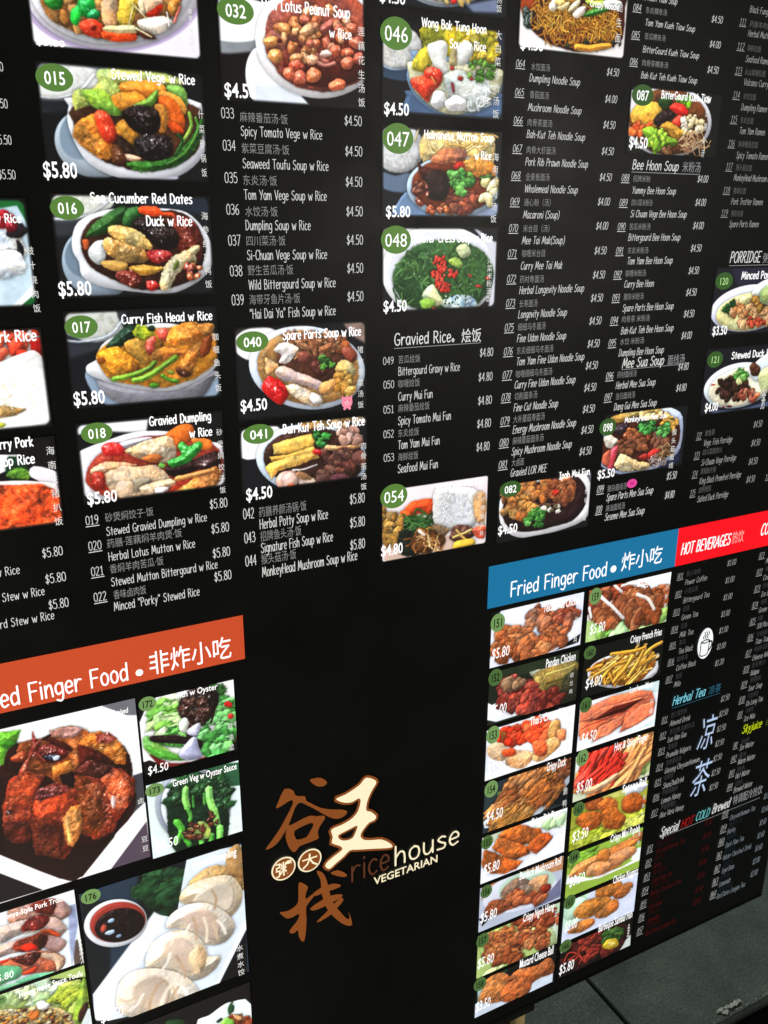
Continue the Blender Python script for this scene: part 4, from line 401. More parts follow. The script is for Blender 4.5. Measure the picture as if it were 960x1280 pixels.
('173',(1660,2910,-6900,-8050),'e0f0f0',0,[('q',[407,-154,1257,33,1265,402,974,351,605,187],'2c5c3c','f1n0k40'),('e',601,512,500,119,4,606,'98a0b0','n0r0d1'),('e',626,530,460,110,4,563,'dde6ec','n0r0d1'),('e',648,550,402,96,4,538,'d89478','n0r0d1g2'),('p',[393,32,617,10,838,80,1001,228,1071,561,1054,1144,839,1295,311,1143,224,711,257,287],'102c18','n5b8g1'),('n','l',489,235,182,60,-18,253,12,158,'18401e,0e2a12,24562a','b8g4'),('n','l',931,425,114,38,-18,303,10,155,'163a1a,0e2a12,24562a','b8g4'),('n','l',681,168,184,60,-9,127,7,135,'143818,1e4a22','b8g4'),('s',[514,200,496,346,513,526],87,'8ce068','g3'),('s',[521,529,550,649,529,730],56,'5cb040','g2'),('s',[816,299,825,522,881,742,902,916],97,'98ec74','g3'),('s',[593,356,596,533],40,'3c8a34','g2'),('s',[751,365,747,540],40,'4c9a3c','g2'),('s',[346,666,416,846,321,1012],95,'60cc40','g3'),('s',[426,916,502,1124],72,'48b038','g3'),('s',[938,965,917,1186],100,'7ee060','g3'),('s',[815,1057,779,1250],74,'58c040','g3'),('s',[653,1044,671,1233],74,'70dc54','g3'),('p',[523,817,715,796,813,966,774,1088,583,1054,492,940],'b0cc60','g4n4'),('n','b',600,925,157,56,-9,132,26,40,'4a1c0c,7a3410,2c1008','g4'),('n','b',838,817,83,29,-8,132,10,41,'4a1c0c,6a2c10','g4')],[('badge5','173',1765,-6996,122,99),('cap4','Green Veg w Oyster Sauce',2003,2881,-7023,108),('price2','$4.50',1700,2009,-7941,155),('v','小菜菜苗',2829,-7620,-8009,87)]),
('175',(-870,630,-8140,-9320),'f0faff',0,[('q',[1390,823,1466,782,1496,1258,1381,1252],'584840','f1n4'),('q',[1398,221,1496,225,1498,537,1352,1181,1356,882],'9aa4c8','f1n6k60'),('p',[725,-43,1015,-28,1249,69,1446,295,1324,389,1220,326,980,277,717,235],'c8907c','n4g2'),('p',[1232,98,1356,95,1433,290,1370,354,1298,377,1239,280],'b88c80','n4g1'),('p',[980,46,1144,26,1275,80,1213,269,1093,236,996,141],'7a2010','b9n6g3'),('p',[535,226,789,195,1143,275,1271,366,1361,569,1240,645,1112,551,829,409,559,449],'dcc4b8','n4g1'),('p',[1109,333,1247,337,1349,546,1332,575,1242,627,1103,511],'c4a49c','n3g1'),('p',[834,374,861,261,988,209,1121,230,1151,332,1072,425,910,408],'6a140c','b9n7g4'),('p',[1040,465,1135,470,1248,575,1267,656,1163,592],'c84a1c','n4'),('p',[471,517,756,466,1060,528,1237,680,1325,775,1200,885,1062,749,692,654,479,664],'dcb4a8','n4g1'),('p',[1082,574,1176,598,1318,772,1200,885,1036,737],'bc9088','n3'),('p',[697,620,751,500,956,482,1088,522,1096,635,1008,743,846,724],'882c14','b9n7g4'),('p',[1017,545,1097,563,1068,696,995,737],'3a1008','b6'),('p',[781,585,914,609,969,725,822,695],'f0280c','k30n5'),('p',[436,789,682,740,991,772,1187,879,1276,1032,1244,1131,1153,1183,950,1124,648,1018,423,892],'c86848','n5g2'),('p',[989,789,1160,867,1269,1029,1182,1177,1142,1158,1144,1009,1020,877],'d0b098','n3'),('p',[654,745,857,747,989,789,978,877,875,940,774,874],'5a1208','b9n7g5'),('p',[755,1031,938,988,886,1075],'f8401c','k30'),('p',[445,721,657,728,558,773],'e02c0c','k30n4'),('p',[434,806,591,825,754,920,723,1072,586,1081,399,1082],'68b884','n2g1'),('p',[690,1112,924,1111,1166,1198,1147,1236,870,1217,695,1189],'6cc090','n2g1'),('p',[397,1100,673,1141,682,1183,465,1189],'78c090','n1')],[('cap4','Nonya-Style Pork Trotter',-256,554,-8251,83),('price2','$5.80',-477,-216,-9164,110),('v','香卤猪蹄片片',616,-8931,-9345,49)]),
('177',(-870,630,-9380,-10500),'a8c068',0,[('q',[612,-147,1513,209,1491,276,1308,361,989,148,797,130,729,3],'101010','f1'),('n','l',847,174,433,213,-17,144,26,173,'c8dca0,b0cc88,dce8c0','b5n3'),('n','l',1314,442,165,82,-22,204,16,163,'b8cc40,c8d860,a8bc38','b5n3'),('p',[1432,286,1495,239,1490,727,1390,975,1248,922],'98b838','n4'),('p',[1354,757,1485,625,1470,776,1350,934],'401810','n4'),('e',971,64,106,51,-12,108,'b8d0b0','k40'),('q',[1474,738,1544,774,1514,1080,1324,1041],'d8e4e4','f1k30'),('p',[347,245,557,295,822,390,1089,525,1215,687,1240,997,285,728],'e8d098','n5'),('n','b',796,609,450,232,-24,201,150,48,'f0dca8,e8c880,fae8c0,d8b060','b5g1'),('n','b',798,590,436,225,-19,165,40,35,'4a2410,b86c28,e0a048','g2'),('e',932,407,80,40,-8,73,'f4f4f0',''),('e',807,517,61,31,-11,91,'c86c28','b9')],[('badge5','177',-409,-9472,67,81),('cap4','Home made Sauce Toufu',-197,597,-9534,96)]),
('176',(680,2880,-8240,-10550),'28384a',0,[('q',[10,102,374,252,175,2344,-66,2168],'10151c','f1n0k90'),('q',[760,-41,1510,-69,1362,947,878,1215,715,486],'14181c','f1n0k90'),('B',3),('p',[791,242,974,43,1271,68,1488,245,1432,502,1224,699,1085,1019,1018,895,959,681,822,530],'1c3c20','n5b5'),('n','l',1101,322,256,103,-21,268,16,180,'1c4424,24502c,143418','b4'),('q',[1432,-53,2222,35,2200,1506,1642,2500,182,2272,-12,2172,13,1672,919,711,1211,883],'dce8f4','f1n1'),('q',[13,1672,923,666,1062,819,193,2154,-12,2172],'f4faff','f1n0k60'),('q',[1673,2334,2210,1310,2208,1509,1642,2500],'f8fcff','f1n0'),('q',[2197,1555,2165,2625,1640,2525],'060608','f1n0'),('p',[-24,2043,187,2225,1642,2500,2167,2574,2154,2833,-36,2234],'060608','f1n0k10'),('e',416,644,405,64,28,399,'f2f4fa','n0r0d1'),('e',445,638,357,56,23,335,'a03428','n0r0d1'),('e',462,692,321,36,27,281,'160606','n1r0d1g3s0k30'),('e',326,757,61,-2,7,42,'b8d0ec','s0n0'),('e',358,573,47,-2,6,33,'a0c0e4','s0n0'),('e',432,864,41,-1,5,28,'7c98b8','s0n0'),('e',250,654,31,29,-25,58,'c05040','s0'),('p',[1435,456,1564,274,1841,242,2071,426,2204,621,2194,811,1850,767],'c89c60','n3g2b4'),('e',2119,302,159,61,-15,278,'b88850','k20'),('p',[1269,623,1397,441,1712,403,2026,503,2174,803,2118,1073,1946,1197,1673,1031,1451,794],'ddc6a4','n2g4b2d6s4'),('p',[1457,701,1783,549,2056,707,1995,1070,1715,1001],'cdbda8','n1b1k99s0d1'),('p',[1066,1011,1140,805,1376,739,1685,843,1949,1149,2036,1434,1881,1616,1639,1567,1489,1391,1272,1101],'e6d6c0','n2g4b2d6s4'),('p',[1286,915,1601,905,1824,1194,1764,1514,1570,1378],'c4aa98','n1b1k99s0d1'),('p',[738,1537,820,1236,1041,1095,1345,1181,1564,1474,1627,1751,1786,1825,1734,2004,1522,2107,1323,2062,1141,1825,918,1670],'ead8be','n2g4b2d6s4'),('p',[989,1265,1262,1241,1473,1631,1372,1934,1148,1729],'ccb4a0','n1b1k99s0d1'),('p',[1308,1704,1483,1487,1587,1733,1486,2039],'dcbc94','n3k30s0'),('p',[291,1907,392,1616,624,1532,993,1706,1288,1995,1430,2267,1438,2452,1094,2460,778,2453,443,2307,309,2114],'eedfca','n2g4b2d6s4'),('p',[528,1778,836,1730,1047,2030,941,2382,711,2317,571,2146],'cfb8a2','n1b1k99s0d1'),('s',[348,1936,468,2020,588,1955],37,'d8c0a0','s0k70f1'),('s',[454,2187,573,2122,661,1992],38,'fbf2e2','s0k70f1'),('s',[557,2315,645,2183,701,2061],38,'d0b898','s0k70f1'),('s',[1101,2361,1112,2213,1066,2039],44,'d4bc9c','s0k70f1'),('s',[1263,2339,1241,2200,1163,2061],40,'fbf2e4','s0k70f1'),('s',[852,1541,952,1490,1019,1375],33,'d4bc9c','s0k70f1'),('s',[956,1688,1042,1581,1083,1453],34,'fbf2e4','s0k70f1'),('s',[1369,1983,1359,1828,1311,1656],35,'cdb494','s0k70f1'),('s',[1137,1090,1231,1131,1314,1071],33,'d4bc9c','s0k70f1'),('s',[1226,1201,1326,1173,1391,1080],34,'f8eede','s0k70f1'),('s',[1764,1514,1753,1360,1703,1191],35,'cdb494','s0k70f1'),('s',[1890,1470,1857,1331,1785,1177],35,'f8eede','s0k70f1'),('s',[705,2390,757,2139,866,1942,978,1897],43,'c0a080','s0k60f1'),('s',[857,2442,914,2217,1005,2060,1130,1970],52,'f0e2cc','s0k60f1'),('s',[1015,2446,1051,2234,1161,2086],35,'bc9c7c','s0k60f1'),('s',[1162,1538,1259,1831,1257,1980],34,'bc9c80','s0k60f1'),('s',[1101,1315,1187,1208,1342,1228],34,'f4e8d0','s0k60f1'),('s',[1438,980,1483,1192,1458,1377],30,'b89878','s0k60f1'),('s',[1592,1045,1626,1255,1603,1491],39,'ecdcc0','s0k60f1'),('s',[1738,626,1788,790,1757,970],30,'b09070','s0k60f1'),('s',[443,1884,532,1731,685,1707],42,'f4e8d0','s0k60f1'),('s',[797,1274,882,1168,1033,1188],33,'f4e8d4','s0k60f1')],[('badge5','176',823,-8326,125,111),('cap4','Steam Dumpling',2173,2805,-8417,135),('price2','$6.50',749,1055,-10454,188),('v','水煮水饺',2762,-9996,-10559,101)]),
('178',(1180,2880,-10750,-11900),'0c0808',0,[('p',[865,396,921,313,1058,320,1254,242,1408,239,1699,425,1672,1524,759,1021],'ecfaf8','n1f1'),('e',567,242,164,85,-7,91,'1c3c1c','k40'),('p',[1356,487,1483,536,1580,685,1696,761,1683,1021,1285,811],'a04020','n6b9g2'),('n','b',1554,687,154,79,-3,64,16,63,'a84c24,d08858,883018','b8'),('s',[1420,253,1364,346,1376,465],34,'2c5c34',''),('p',[1392,296,1442,337,1423,441,1360,409],'244c2c',''),('p',[1209,574,1303,493,1390,570,1426,621,1395,704,1218,628],'88d048','g2'),('p',[1162,493,1228,463,1252,499,1186,530],'18241c',''),('e',1480,584,70,70,-12,31,'d09c68','')],[]),
('151',(7000,8780,-5560,-6500),'dce0f0',0,[('q',[-14,857,-8,-43,191,-56,117,74],'0c0c0c','f1'),('q',[1257,930,1773,736,1741,886,914,966],'0c0c10','f1'),('e',836,452,865,-93,222,509,'e8ecfa','n0r0f1k60'),('p',[809,673,1058,576,879,461],'c8d0e8','f1k40'),('n','b',998,336,302,65,12,172,20,137,'b06c4c,9c5838,c0805c','b8n4'),('n','b',1430,352,222,47,14,171,16,131,'9c4c34,b06448,8a3c28','b8n4'),('n','b',422,472,291,65,6,113,16,133,'b8683c,a45830,c47c4c','b8n4'),('n','b',312,709,291,68,8,152,20,142,'a85c30,944c24,bc7444','b8n4'),('n','b',1283,704,222,50,12,157,16,140,'c4703c,a85c34,b86840','b8n4'),('n','b',857,760,276,64,11,171,22,138,'b8683c,a05830,c88050','b8n4')],[('badge5','151',7115,-5743,132,155),('cap4','Texas Fried Chicken',7979,8702,-5749,151),('price2','$5.80',7023,7357,-6351,189),('v','炸鸡',8663,-5962,-6437,71)]),
('152',(7000,8780,-6588,-7528),'1c2418',0,[('q',[18,-88,1755,19,1754,258,758,172,53,225],'26301c','f1n3k60'),('q',[-4,596,151,560,760,884,547,905,168,911,-1,831],'e8ecf8','f1n0k20'),('q',[-7,518,155,639,330,805,15,836],'f4f4fc','f1n0'),('p',[758,172,1059,168,1456,186,1249,373,941,335],'a8a888','n4g2'),('p',[850,273,1103,178,1727,211,1799,511,1673,641,1407,694,965,698],'8a7438','n4g2'),('p',[875,318,1026,317,1093,652,965,698],'b89c50','n3'),('s',[1112,299,1553,289,1730,252],33,'c8b860','s1'),('s',[1123,460,1567,453],33,'5a5020','s1'),('p',[1521,441,1788,387,1812,923,1459,789],'2c2c1c','n4g2'),('n','b',524,503,386,101,14,239,36,147,'8a3428,a84434,74241c','b8g2n4'),('n','b',926,768,310,83,11,163,22,151,'903428,7a2820,a84030','b8g2n4'),('n','b',1280,782,182,48,9,124,8,111,'6a2018','g2'),('n','b',470,293,170,43,4,79,8,105,'a07c5c,7a5c44','')],[('badge6','152',7116,-6684,131,147),('cap4','Pandan Chicken',8094,8700,-6756,159),('price2','$5.00',7038,7354,-7371,198),('v','班兰鸡',8652,-6981,-7375,72)]),
('153',(7000,8780,-7616,-8556),'f0f2f8',0,[('e',847,533,815,53,148,487,'fcfcff','n0r0f1k30'),('q',[-10,358,52,539,389,891,4,872],'e0e4f0','f1k30'),('n','b',481,221,261,76,9,165,22,142,'e83818,d82c10,c04020','b6g1'),('n','b',1056,346,317,92,13,186,26,147,'f04c20,e03c18,f06838','b6g1'),('p',[1241,442,1268,201,1449,210,1510,394,1390,611,1251,570],'e0a058','n4b5'),('p',[261,76,392,154,315,293],'8a4c20',''),('p',[41,293,272,281,410,485,334,667,72,504],'f0c090','n3b4'),('p',[369,513,674,564,945,688,954,816,740,939,426,778,332,625],'e8b080','n4b5g1'),('p',[948,731,1201,513,1476,552,1513,732,1273,872,1048,887],'f0b878','n4b5g1'),('p',[1420,410,1603,421,1621,637,1480,595],'e88858','n3'),('p',[931,476,1204,556,1223,814,994,744],'f06838','b6'),('p',[323,458,539,482,590,621,373,596],'e85020','b5')],[('badge5','153',7120,-7720,129,162),('cap4',"Thai's Crispy Fillet",7848,8626,-7759,165),('price2','$5.50',7045,7386,-8460,208),('v','泰式脆片',8667,-7700,-8456,101)]),
('154',(7000,8780,-8644,-9584),'243038',0,[('q',[28,228,719,104,616,693,31,802],'2c3c40','f1k60'),('q',[1071,-181,1773,-32,1774,261,1328,121],'50301c','f1n4k60'),('e',367,319,110,37,6,108,'4c6c3c','k30'),('B',2),('q',[5,704,332,506,540,983,33,838],'e4ecf4','f1'),('q',[721,911,1539,368,1778,308,1777,536,1104,1000,538,960],'a8b0b8','f1n1'),('q',[1383,865,1793,496,1817,897,1288,879],'0c1014','f1'),('n','f',917,301,429,140,12,182,60,202,'b8743c,9a5a2c,cc8c50','s3b8n4a33'),('n','f',1426,152,344,108,14,184,34,168,'9a5a34,7c4424,b07040','s3b8n4a33'),('n','f',655,572,424,144,9,156,46,211,'b47038,94542a,c8844a','s3b8n4a33'),('n','f',532,845,376,132,5,92,30,184,'b88040,a06c30','s3b8n4a33'),('n','f',1000,150,382,122,12,181,24,138,'c88850,b07040','s3b8n4a33'),('n','f',1261,504,245,81,17,232,30,160,'a8642c,8a4c24','s3b8n4a33')],[('badge5','154',7133,-8746,133,159),('cap4','Crispy Duck',8257,8665,-8765,173),('price2','$4.50',7050,7388,-9373,216),('v','脆鸭',8702,-9225,-9630,88)]),
('155',(7000,8780,-9672,-10612),'e8ecfa',0,[('q',[-8,-106,772,-54,411,137,5,215],'c0c8b0','f1k60'),('q',[1019,126,1497,62,1795,81,1771,395,1520,352],'d8e8d0','f1k20'),('e',1386,211,100,-86,81,89,'a8cc90','n1'),('e',1534,216,95,-82,74,81,'b8d8a0','n1'),('e',1657,212,75,-112,83,72,'c0e0b0','n1'),('q',[338,65,540,-45,774,-7,1219,244,1252,374,1140,497,753,425,557,283,365,143],'c86424','n5b6g1d2s5'),('q',[210,246,317,103,555,236,998,539,1007,684,723,718,480,579,285,366],'cc6828','n5b6g1d2s5'),('q',[992,443,1226,340,1425,403,1509,538,1346,669,1156,740,952,569],'b45420','n5b6g1d2s5'),('q',[6,444,52,256,285,366,578,663,880,802,734,912,498,915,213,803,21,588],'b85a20','n5b6g1d2s5')],[('badge6','155',7100,-9786,117,138),('cap4','Crispy Fish Finger',7995,8649,-9790,170),('price2','$5.80',7051,7373,-10434,217),('v','鱼片',8665,-9981,-10523,79)]),
('156',(7000,8780,-10700,-11640),'b0b8cc',0,[('q',[28,-64,1076,-31,1783,7,1796,297,1092,217,379,316,42,272],'b07c58','f1n2k30'),('e',861,416,787,64,145,430,'d0d4e4','n0r0f1k40'),('e',1002,327,605,48,111,322,'b0ccb8','n1r0f1k40'),('q',[1426,745,1760,482,1782,892,1138,926],'686c88','f1k60'),('q',[-3,637,256,700,75,841],'181820','f1'),('p',[130,501,288,374,768,475,1203,407,1457,485,1518,634,1227,763,733,706,398,711,160,634],'a0522c','n5b8g2'),('p',[427,335,513,178,794,99,1099,317,1061,497,722,505,529,474],'7a6050','b9n4g1'),('p',[1002,327,1191,232,1442,282,1433,500,1264,580],'c8946c','n4b5'),('p',[648,475,806,296,1102,367,1112,518,872,592],'887464','b10n5'),('p',[1308,499,1509,506,1518,634,1370,673],'8a2818','g2'),('n','b',967,557,451,185,8,121,12,128,'98482c,b06038','b7')],[('badge6','156',7127,-10808,120,135),('cap4','Burdock Mushroom Roll',7821,8733,-10848,177),('price2','$5.80',7025,7367,-11446,217)]),
('157',(7000,8780,-11728,-12668),'a8c070',0,[('q',[1642,-93,1777,-12,1790,481,1774,944,1531,472],'b8ccb0','f1k30'),('e',331,247,341,153,19,408,'b8d470','n3k30'),('e',1444,693,317,141,23,322,'d0dc98','n3k30'),('n','l',711,1032,762,358,9,160,20,256,'90b850,b0cc70,d0e0a0','b4'),('e',1152,104,282,17,62,169,'c0d890','k30'),('n','b',1307,171,519,222,12,178,34,133,'9a4c2c,b0603c,84381c','b8g2'),('n','b',532,438,447,201,16,310,60,130,'b06838,9c542c,c47c48','b9n4'),('n','b',1183,576,415,185,14,212,46,123,'b06438,984c28,c07848','b9n4'),('n','b',649,796,252,116,6,105,16,111,'904824','b8')],[('badge6','157',7097,-11846,132,151),('cap4','Crispy Ngoh Hiang',7953,8646,-11822,185),('price2','$5.80',7009,7353,-12440,226),('v','五香',8701,-11863,-12342,72)]),
('158',(7000,8780,-12756,-13570),'101010',0,[('q',[-42,827,-22,481,245,509,1250,576,1744,489,1748,827],'c0ccdc','f1n1k20'),('q',[-20,-86,708,-50,621,169,43,305],'203c28','f1k30'),('q',[39,199,184,218,196,484,52,517],'a0b8b8','f1k30'),('p',[177,60,416,-6,667,113,728,325,385,368,211,283],'b06834','n4b6'),('p',[700,259,917,127,1330,242,1584,174,1753,332,1730,591,1456,568,1200,606,931,370],'b06030','n4b6g1'),('p',[72,423,182,165,422,126,731,379,746,651,499,688,199,565],'bc743c','n4b6g1'),('p',[519,592,680,355,980,341,1246,521,1257,687,1115,887,755,816],'b46030','n5b7g1')],[('badge6','158',7081,-12821,134,147),('cap4','Mustard Cheese Ball',7941,8710,-12868,204),('price2','$3.50',7010,7326,-13436,235)]),
('159',(8890,10670,-5560,-6490),'f4f4fa',0,[('q',[-9,942,-1,527,812,782,1744,696,1779,959,830,947],'b0d080','f1n3k40'),('n','l',914,844,786,172,12,108,20,222,'98d060,c0e8a0,78b848','b4'),('n','b',1620,629,153,32,22,167,6,182,'a8dc70',''),('n','b',459,117,376,74,12,118,26,153,'a05030,b46440,7c3820','b8'),('n','b',157,289,185,38,13,134,12,143,'7a3420,904830','b8'),('n','b',1539,390,223,44,22,165,14,162,'b0663c,984c24','b8'),('n','b',752,254,240,48,15,136,14,147,'984424,843820','b8'),('n','b',458,547,284,60,17,161,22,146,'a05830,b87044,8c4824','b8'),('n','b',1117,526,396,82,30,246,30,195,'a05c38,8c4c2c,b06c44','b7'),('n','b',1340,754,252,54,14,109,12,135,'8c4420','b8'),('s',[234,150,484,356,798,659],59,'f8f4f4','s1'),('s',[489,-31,696,164],50,'f4ece8','s1'),('s',[1039,271,1296,402,1473,640],61,'f4ece4','s1'),('s',[682,45,918,51,1221,188],51,'f8f0f0','s1'),('s',[22,300,87,507],50,'f4f4f4','s1')],[('badge5','159',9021,-5682,126,149),('cap4','Satay',9912,10200,-5690,144),('price2','$5.80',8959,9281,-6357,192),('v','沙爹素',10605,-5784,-6221,70)]),
('160',(8890,10670,-6600,-7530),'0a0a08',0,[('e',911,625,806,103,94,354,'e4e4ec','n0r0d1'),('e',908,599,756,96,82,309,'a86018','n4d1'),('n','r',863,634,548,136,16,146,50,118,'f0a83c,eca638,dc9830,f4bc58','s4g1a33'),('n','r',521,570,292,73,9,85,24,107,'e8a030,e8a038','s4g1'),('n','r',1239,495,305,73,16,129,24,120,'f0ac3c,f0b048,f4bc58','s4g1a32'),('n','r',891,454,497,120,11,94,30,118,'f0a834,e8a030,f6c468','s4g1a34'),('s',[581,236,1067,288,1363,295],66,'f0a830','s4g1'),('s',[1333,455,1517,331,1736,276],74,'f4b440','s4g1'),('s',[1026,779,1198,569,1320,347],83,'f0b040','s4g1'),('s',[434,651,654,479,989,456],76,'e8a434','s4g1'),('s',[688,799,953,573,1077,373],81,'f0ac3c','s4g1'),('s',[85,421,409,398],65,'e0982c','s4g1'),('s',[148,600,512,485,694,406],66,'f4b850','s4g1')],[('badge6','160',9005,-6697,129,123),('cap4','Crispy French Fries',9880,10591,-6726,143),('price2','$4.00',8961,9312,-7365,201),('v','炸薯条',10550,-7069,-7465,71)]),
('161',(8890,10670,-7640,-8570),'f0f4fc',0,[('q',[713,-3,1799,-23,1791,236,969,107],'c8dce0','f1n2k30'),('q',[1054,869,1357,867,1809,772,1825,889,564,901],'d8e8f0','f1k30'),('q',[16,146,668,27,1261,55,1629,172,1741,442,1690,650,1034,687,360,798,10,609],'ee7650','n3b3d1s5'),('q',[25,359,493,192,1282,232,1590,271,1298,367,710,422,322,400],'f27e58','n3b3d1s5'),('q',[322,400,741,259,1488,265,1004,417],'50140c','k20n0'),('q',[41,533,322,400,719,511,541,677,66,711],'ea7048','n3b3d1s5'),('q',[340,835,483,574,1011,484,983,672,747,780],'f48058','n3b3d1s5'),('q',[949,816,1024,597,1402,395,1708,390,1717,657,1346,776],'f27c56','n3b3d1s5'),('s',[71,499,328,466,1104,423],22,'a02c20','s0')],[('badge6','161',9009,-7689,131,146),('cap4','Luncheon Meat',9979,10506,-7714,123),('price2','$4.50',8964,9298,-8440,220),('v','午餐片',10539,-7970,-8475,92)]),
('162',(8890,10670,-8680,-9610),'c8d0b0',0,[('q',[7,-53,308,-7,146,400,26,731],'e8ecf0','f1k30'),('q',[786,698,1765,626,1794,852,1123,902],'a8b878','f1n4k40'),('n','l',1411,611,335,105,23,198,16,206,'90b058,b8cc88,687c40','b4'),('n','r',751,359,480,149,30,289,70,298,'e89050,d87840,f0a868','s3g1a31'),('n','r',1277,381,386,118,34,293,50,305,'e89858,d88848,f0a060','s3g1a31'),('n','r',534,246,315,97,28,285,30,245,'e83020,d82818,f04838','s3g2a31'),('n','r',766,504,268,84,15,145,16,180,'e02c1c','s3a31'),('p',[228,751,582,726,987,621,948,750,597,873,341,882],'f0b888','g2')],[('badge5','162',9030,-8736,134,168),('cap4','Hot & Spicy Finger',9747,10539,-8816,171),('price2','$5.00',8952,9295,-9423,219)]),
('163',(8890,10670,-9720,-10650),'a8a838',0,[('q',[-5,-86,822,3,445,403,23,541],'98a030','f1k60'),('n','l',488,856,433,159,10,102,14,309,'b8bc40,98a428','b4'),('n','l',1549,741,230,81,25,209,12,268,'b0b838,c8cc58','b4'),('e',1470,72,307,1,65,140,'e0e4ec','k40'),('q',[601,-118,1129,-88,1263,150,724,66],'b8bc60','f1k40'),('e',516,67,256,87,17,178,'a85424','b7n4'),('e',848,252,254,46,53,190,'b86428','b7n4'),('e',1452,385,286,52,69,237,'a8541c','b8n4g1'),('e',437,424,290,55,61,231,'b05c20','b8n4g1'),('e',998,572,290,56,72,258,'b86020','b8n4g1')],[('badge6','163',9039,-9790,131,146),('cap4','Sotong Ball',10036,10622,-9782,170),('price2','$3.50',8946,9305,-10466,229),('v','苏东丸',10607,-10021,-10489,66)]),
('164',(8890,10670,-10760,-11690),'90b040',0,[('q',[-2,613,22,407,571,699,1336,742,1804,662,1787,760,794,788],'e8e8f0','f1k20'),('n','l',527,228,382,146,20,208,12,261,'78a830,a0c458','b4'),('q',[1637,443,1807,455,1814,744,1551,669],'e0ecf0','f1k30'),('p',[67,450,216,258,737,207,1380,144,1761,79,1787,293,1289,313,757,416,239,517],'d08448','n3b4g1'),('p',[1021,365,1056,176,1386,196,1722,218,1520,399,1198,483],'c87838','n3'),('p',[451,551,541,384,861,380,1198,483,1330,688,896,725,567,657],'dc9058','n3b4g1'),('p',[970,397,1289,313,1571,357,1673,508,1434,625,1158,622],'d8905c','n3b4'),('p',[731,155,949,186,976,450,697,343],'c07430','')],[('badge6','164',9026,-10815,134,143),('cap4','Crispy Mini Popiah',9868,10581,-10816,177),('price2','$3.50',8963,9318,-11463,239),('v','薄饼',10581,-10814,-11135,56)]),
('165',(8890,10670,-11800,-12730),'c8d0e8',0,[('q',[-13,-118,596,-74,438,537,21,618],'b8dcc0','f1k60'),('e',249,195,299,19,115,291,'c0e4c8','n0k30'),('p',[747,91,805,-145,1083,-86,1376,57,1344,282,1068,301,839,207],'b8702c','n4b6g1'),('p',[1181,321,1385,140,1644,191,1664,358,1422,473],'a8602c','n4b6'),('p',[267,411,304,219,617,141,1067,290,1147,519,875,564,550,585],'c07830','n4b7g1'),('p',[769,599,1083,439,1187,376,1339,493,1334,705,1004,752],'b86c30','n4b6'),('p',[141,671,334,571,720,657,762,809,468,867,192,772],'b87034','n4b6')],[('badge6','165',9008,-11812,136,159),('cap4','Chicken Nuggets',10039,10656,-11819,185),('price2','$5.00',8942,9234,-12484,249),('v','鸡块',10529,-12095,-12490,57)]),
('166',(8890,10670,-12840,-13570),'100808',0,[('q',[-26,-21,695,-73,914,-85,539,19,12,130],'a8b8b8','f1k20'),('e',52,-39,165,74,11,132,'588058','k30'),('q',[1339,764,1767,454,1790,756],'c0c8c4','f1k20'),('p',[292,285,488,50,1035,22,1611,109,1729,382,1434,584,981,601,534,559,55,663,23,269],'2a0e0a','n5'),('n','b',895,286,640,287,28,286,60,135,'5a1810,7a2418,3c100c,943020','b9g2'),('n','b',311,511,338,158,19,227,20,121,'3c0c08,280806','b8'),('n','h',523,445,342,158,10,114,8,111,'b03828','s1'),('n','l',1295,356,239,106,16,150,12,172,'28481c,3c5c24',''),('e',1261,462,184,18,63,153,'c8a828','n2g1'),('e',1278,458,97,10,31,77,'e0c860','s0')],[('badge6','166',8997,-12826,138,144),('cap4','Barbeque Sambal Fish',9786,10635,-12855,191),('price2','$5.80',8889,9239,-13476,248),('v','鱼',10580,-12983,-13304,58)]),
]
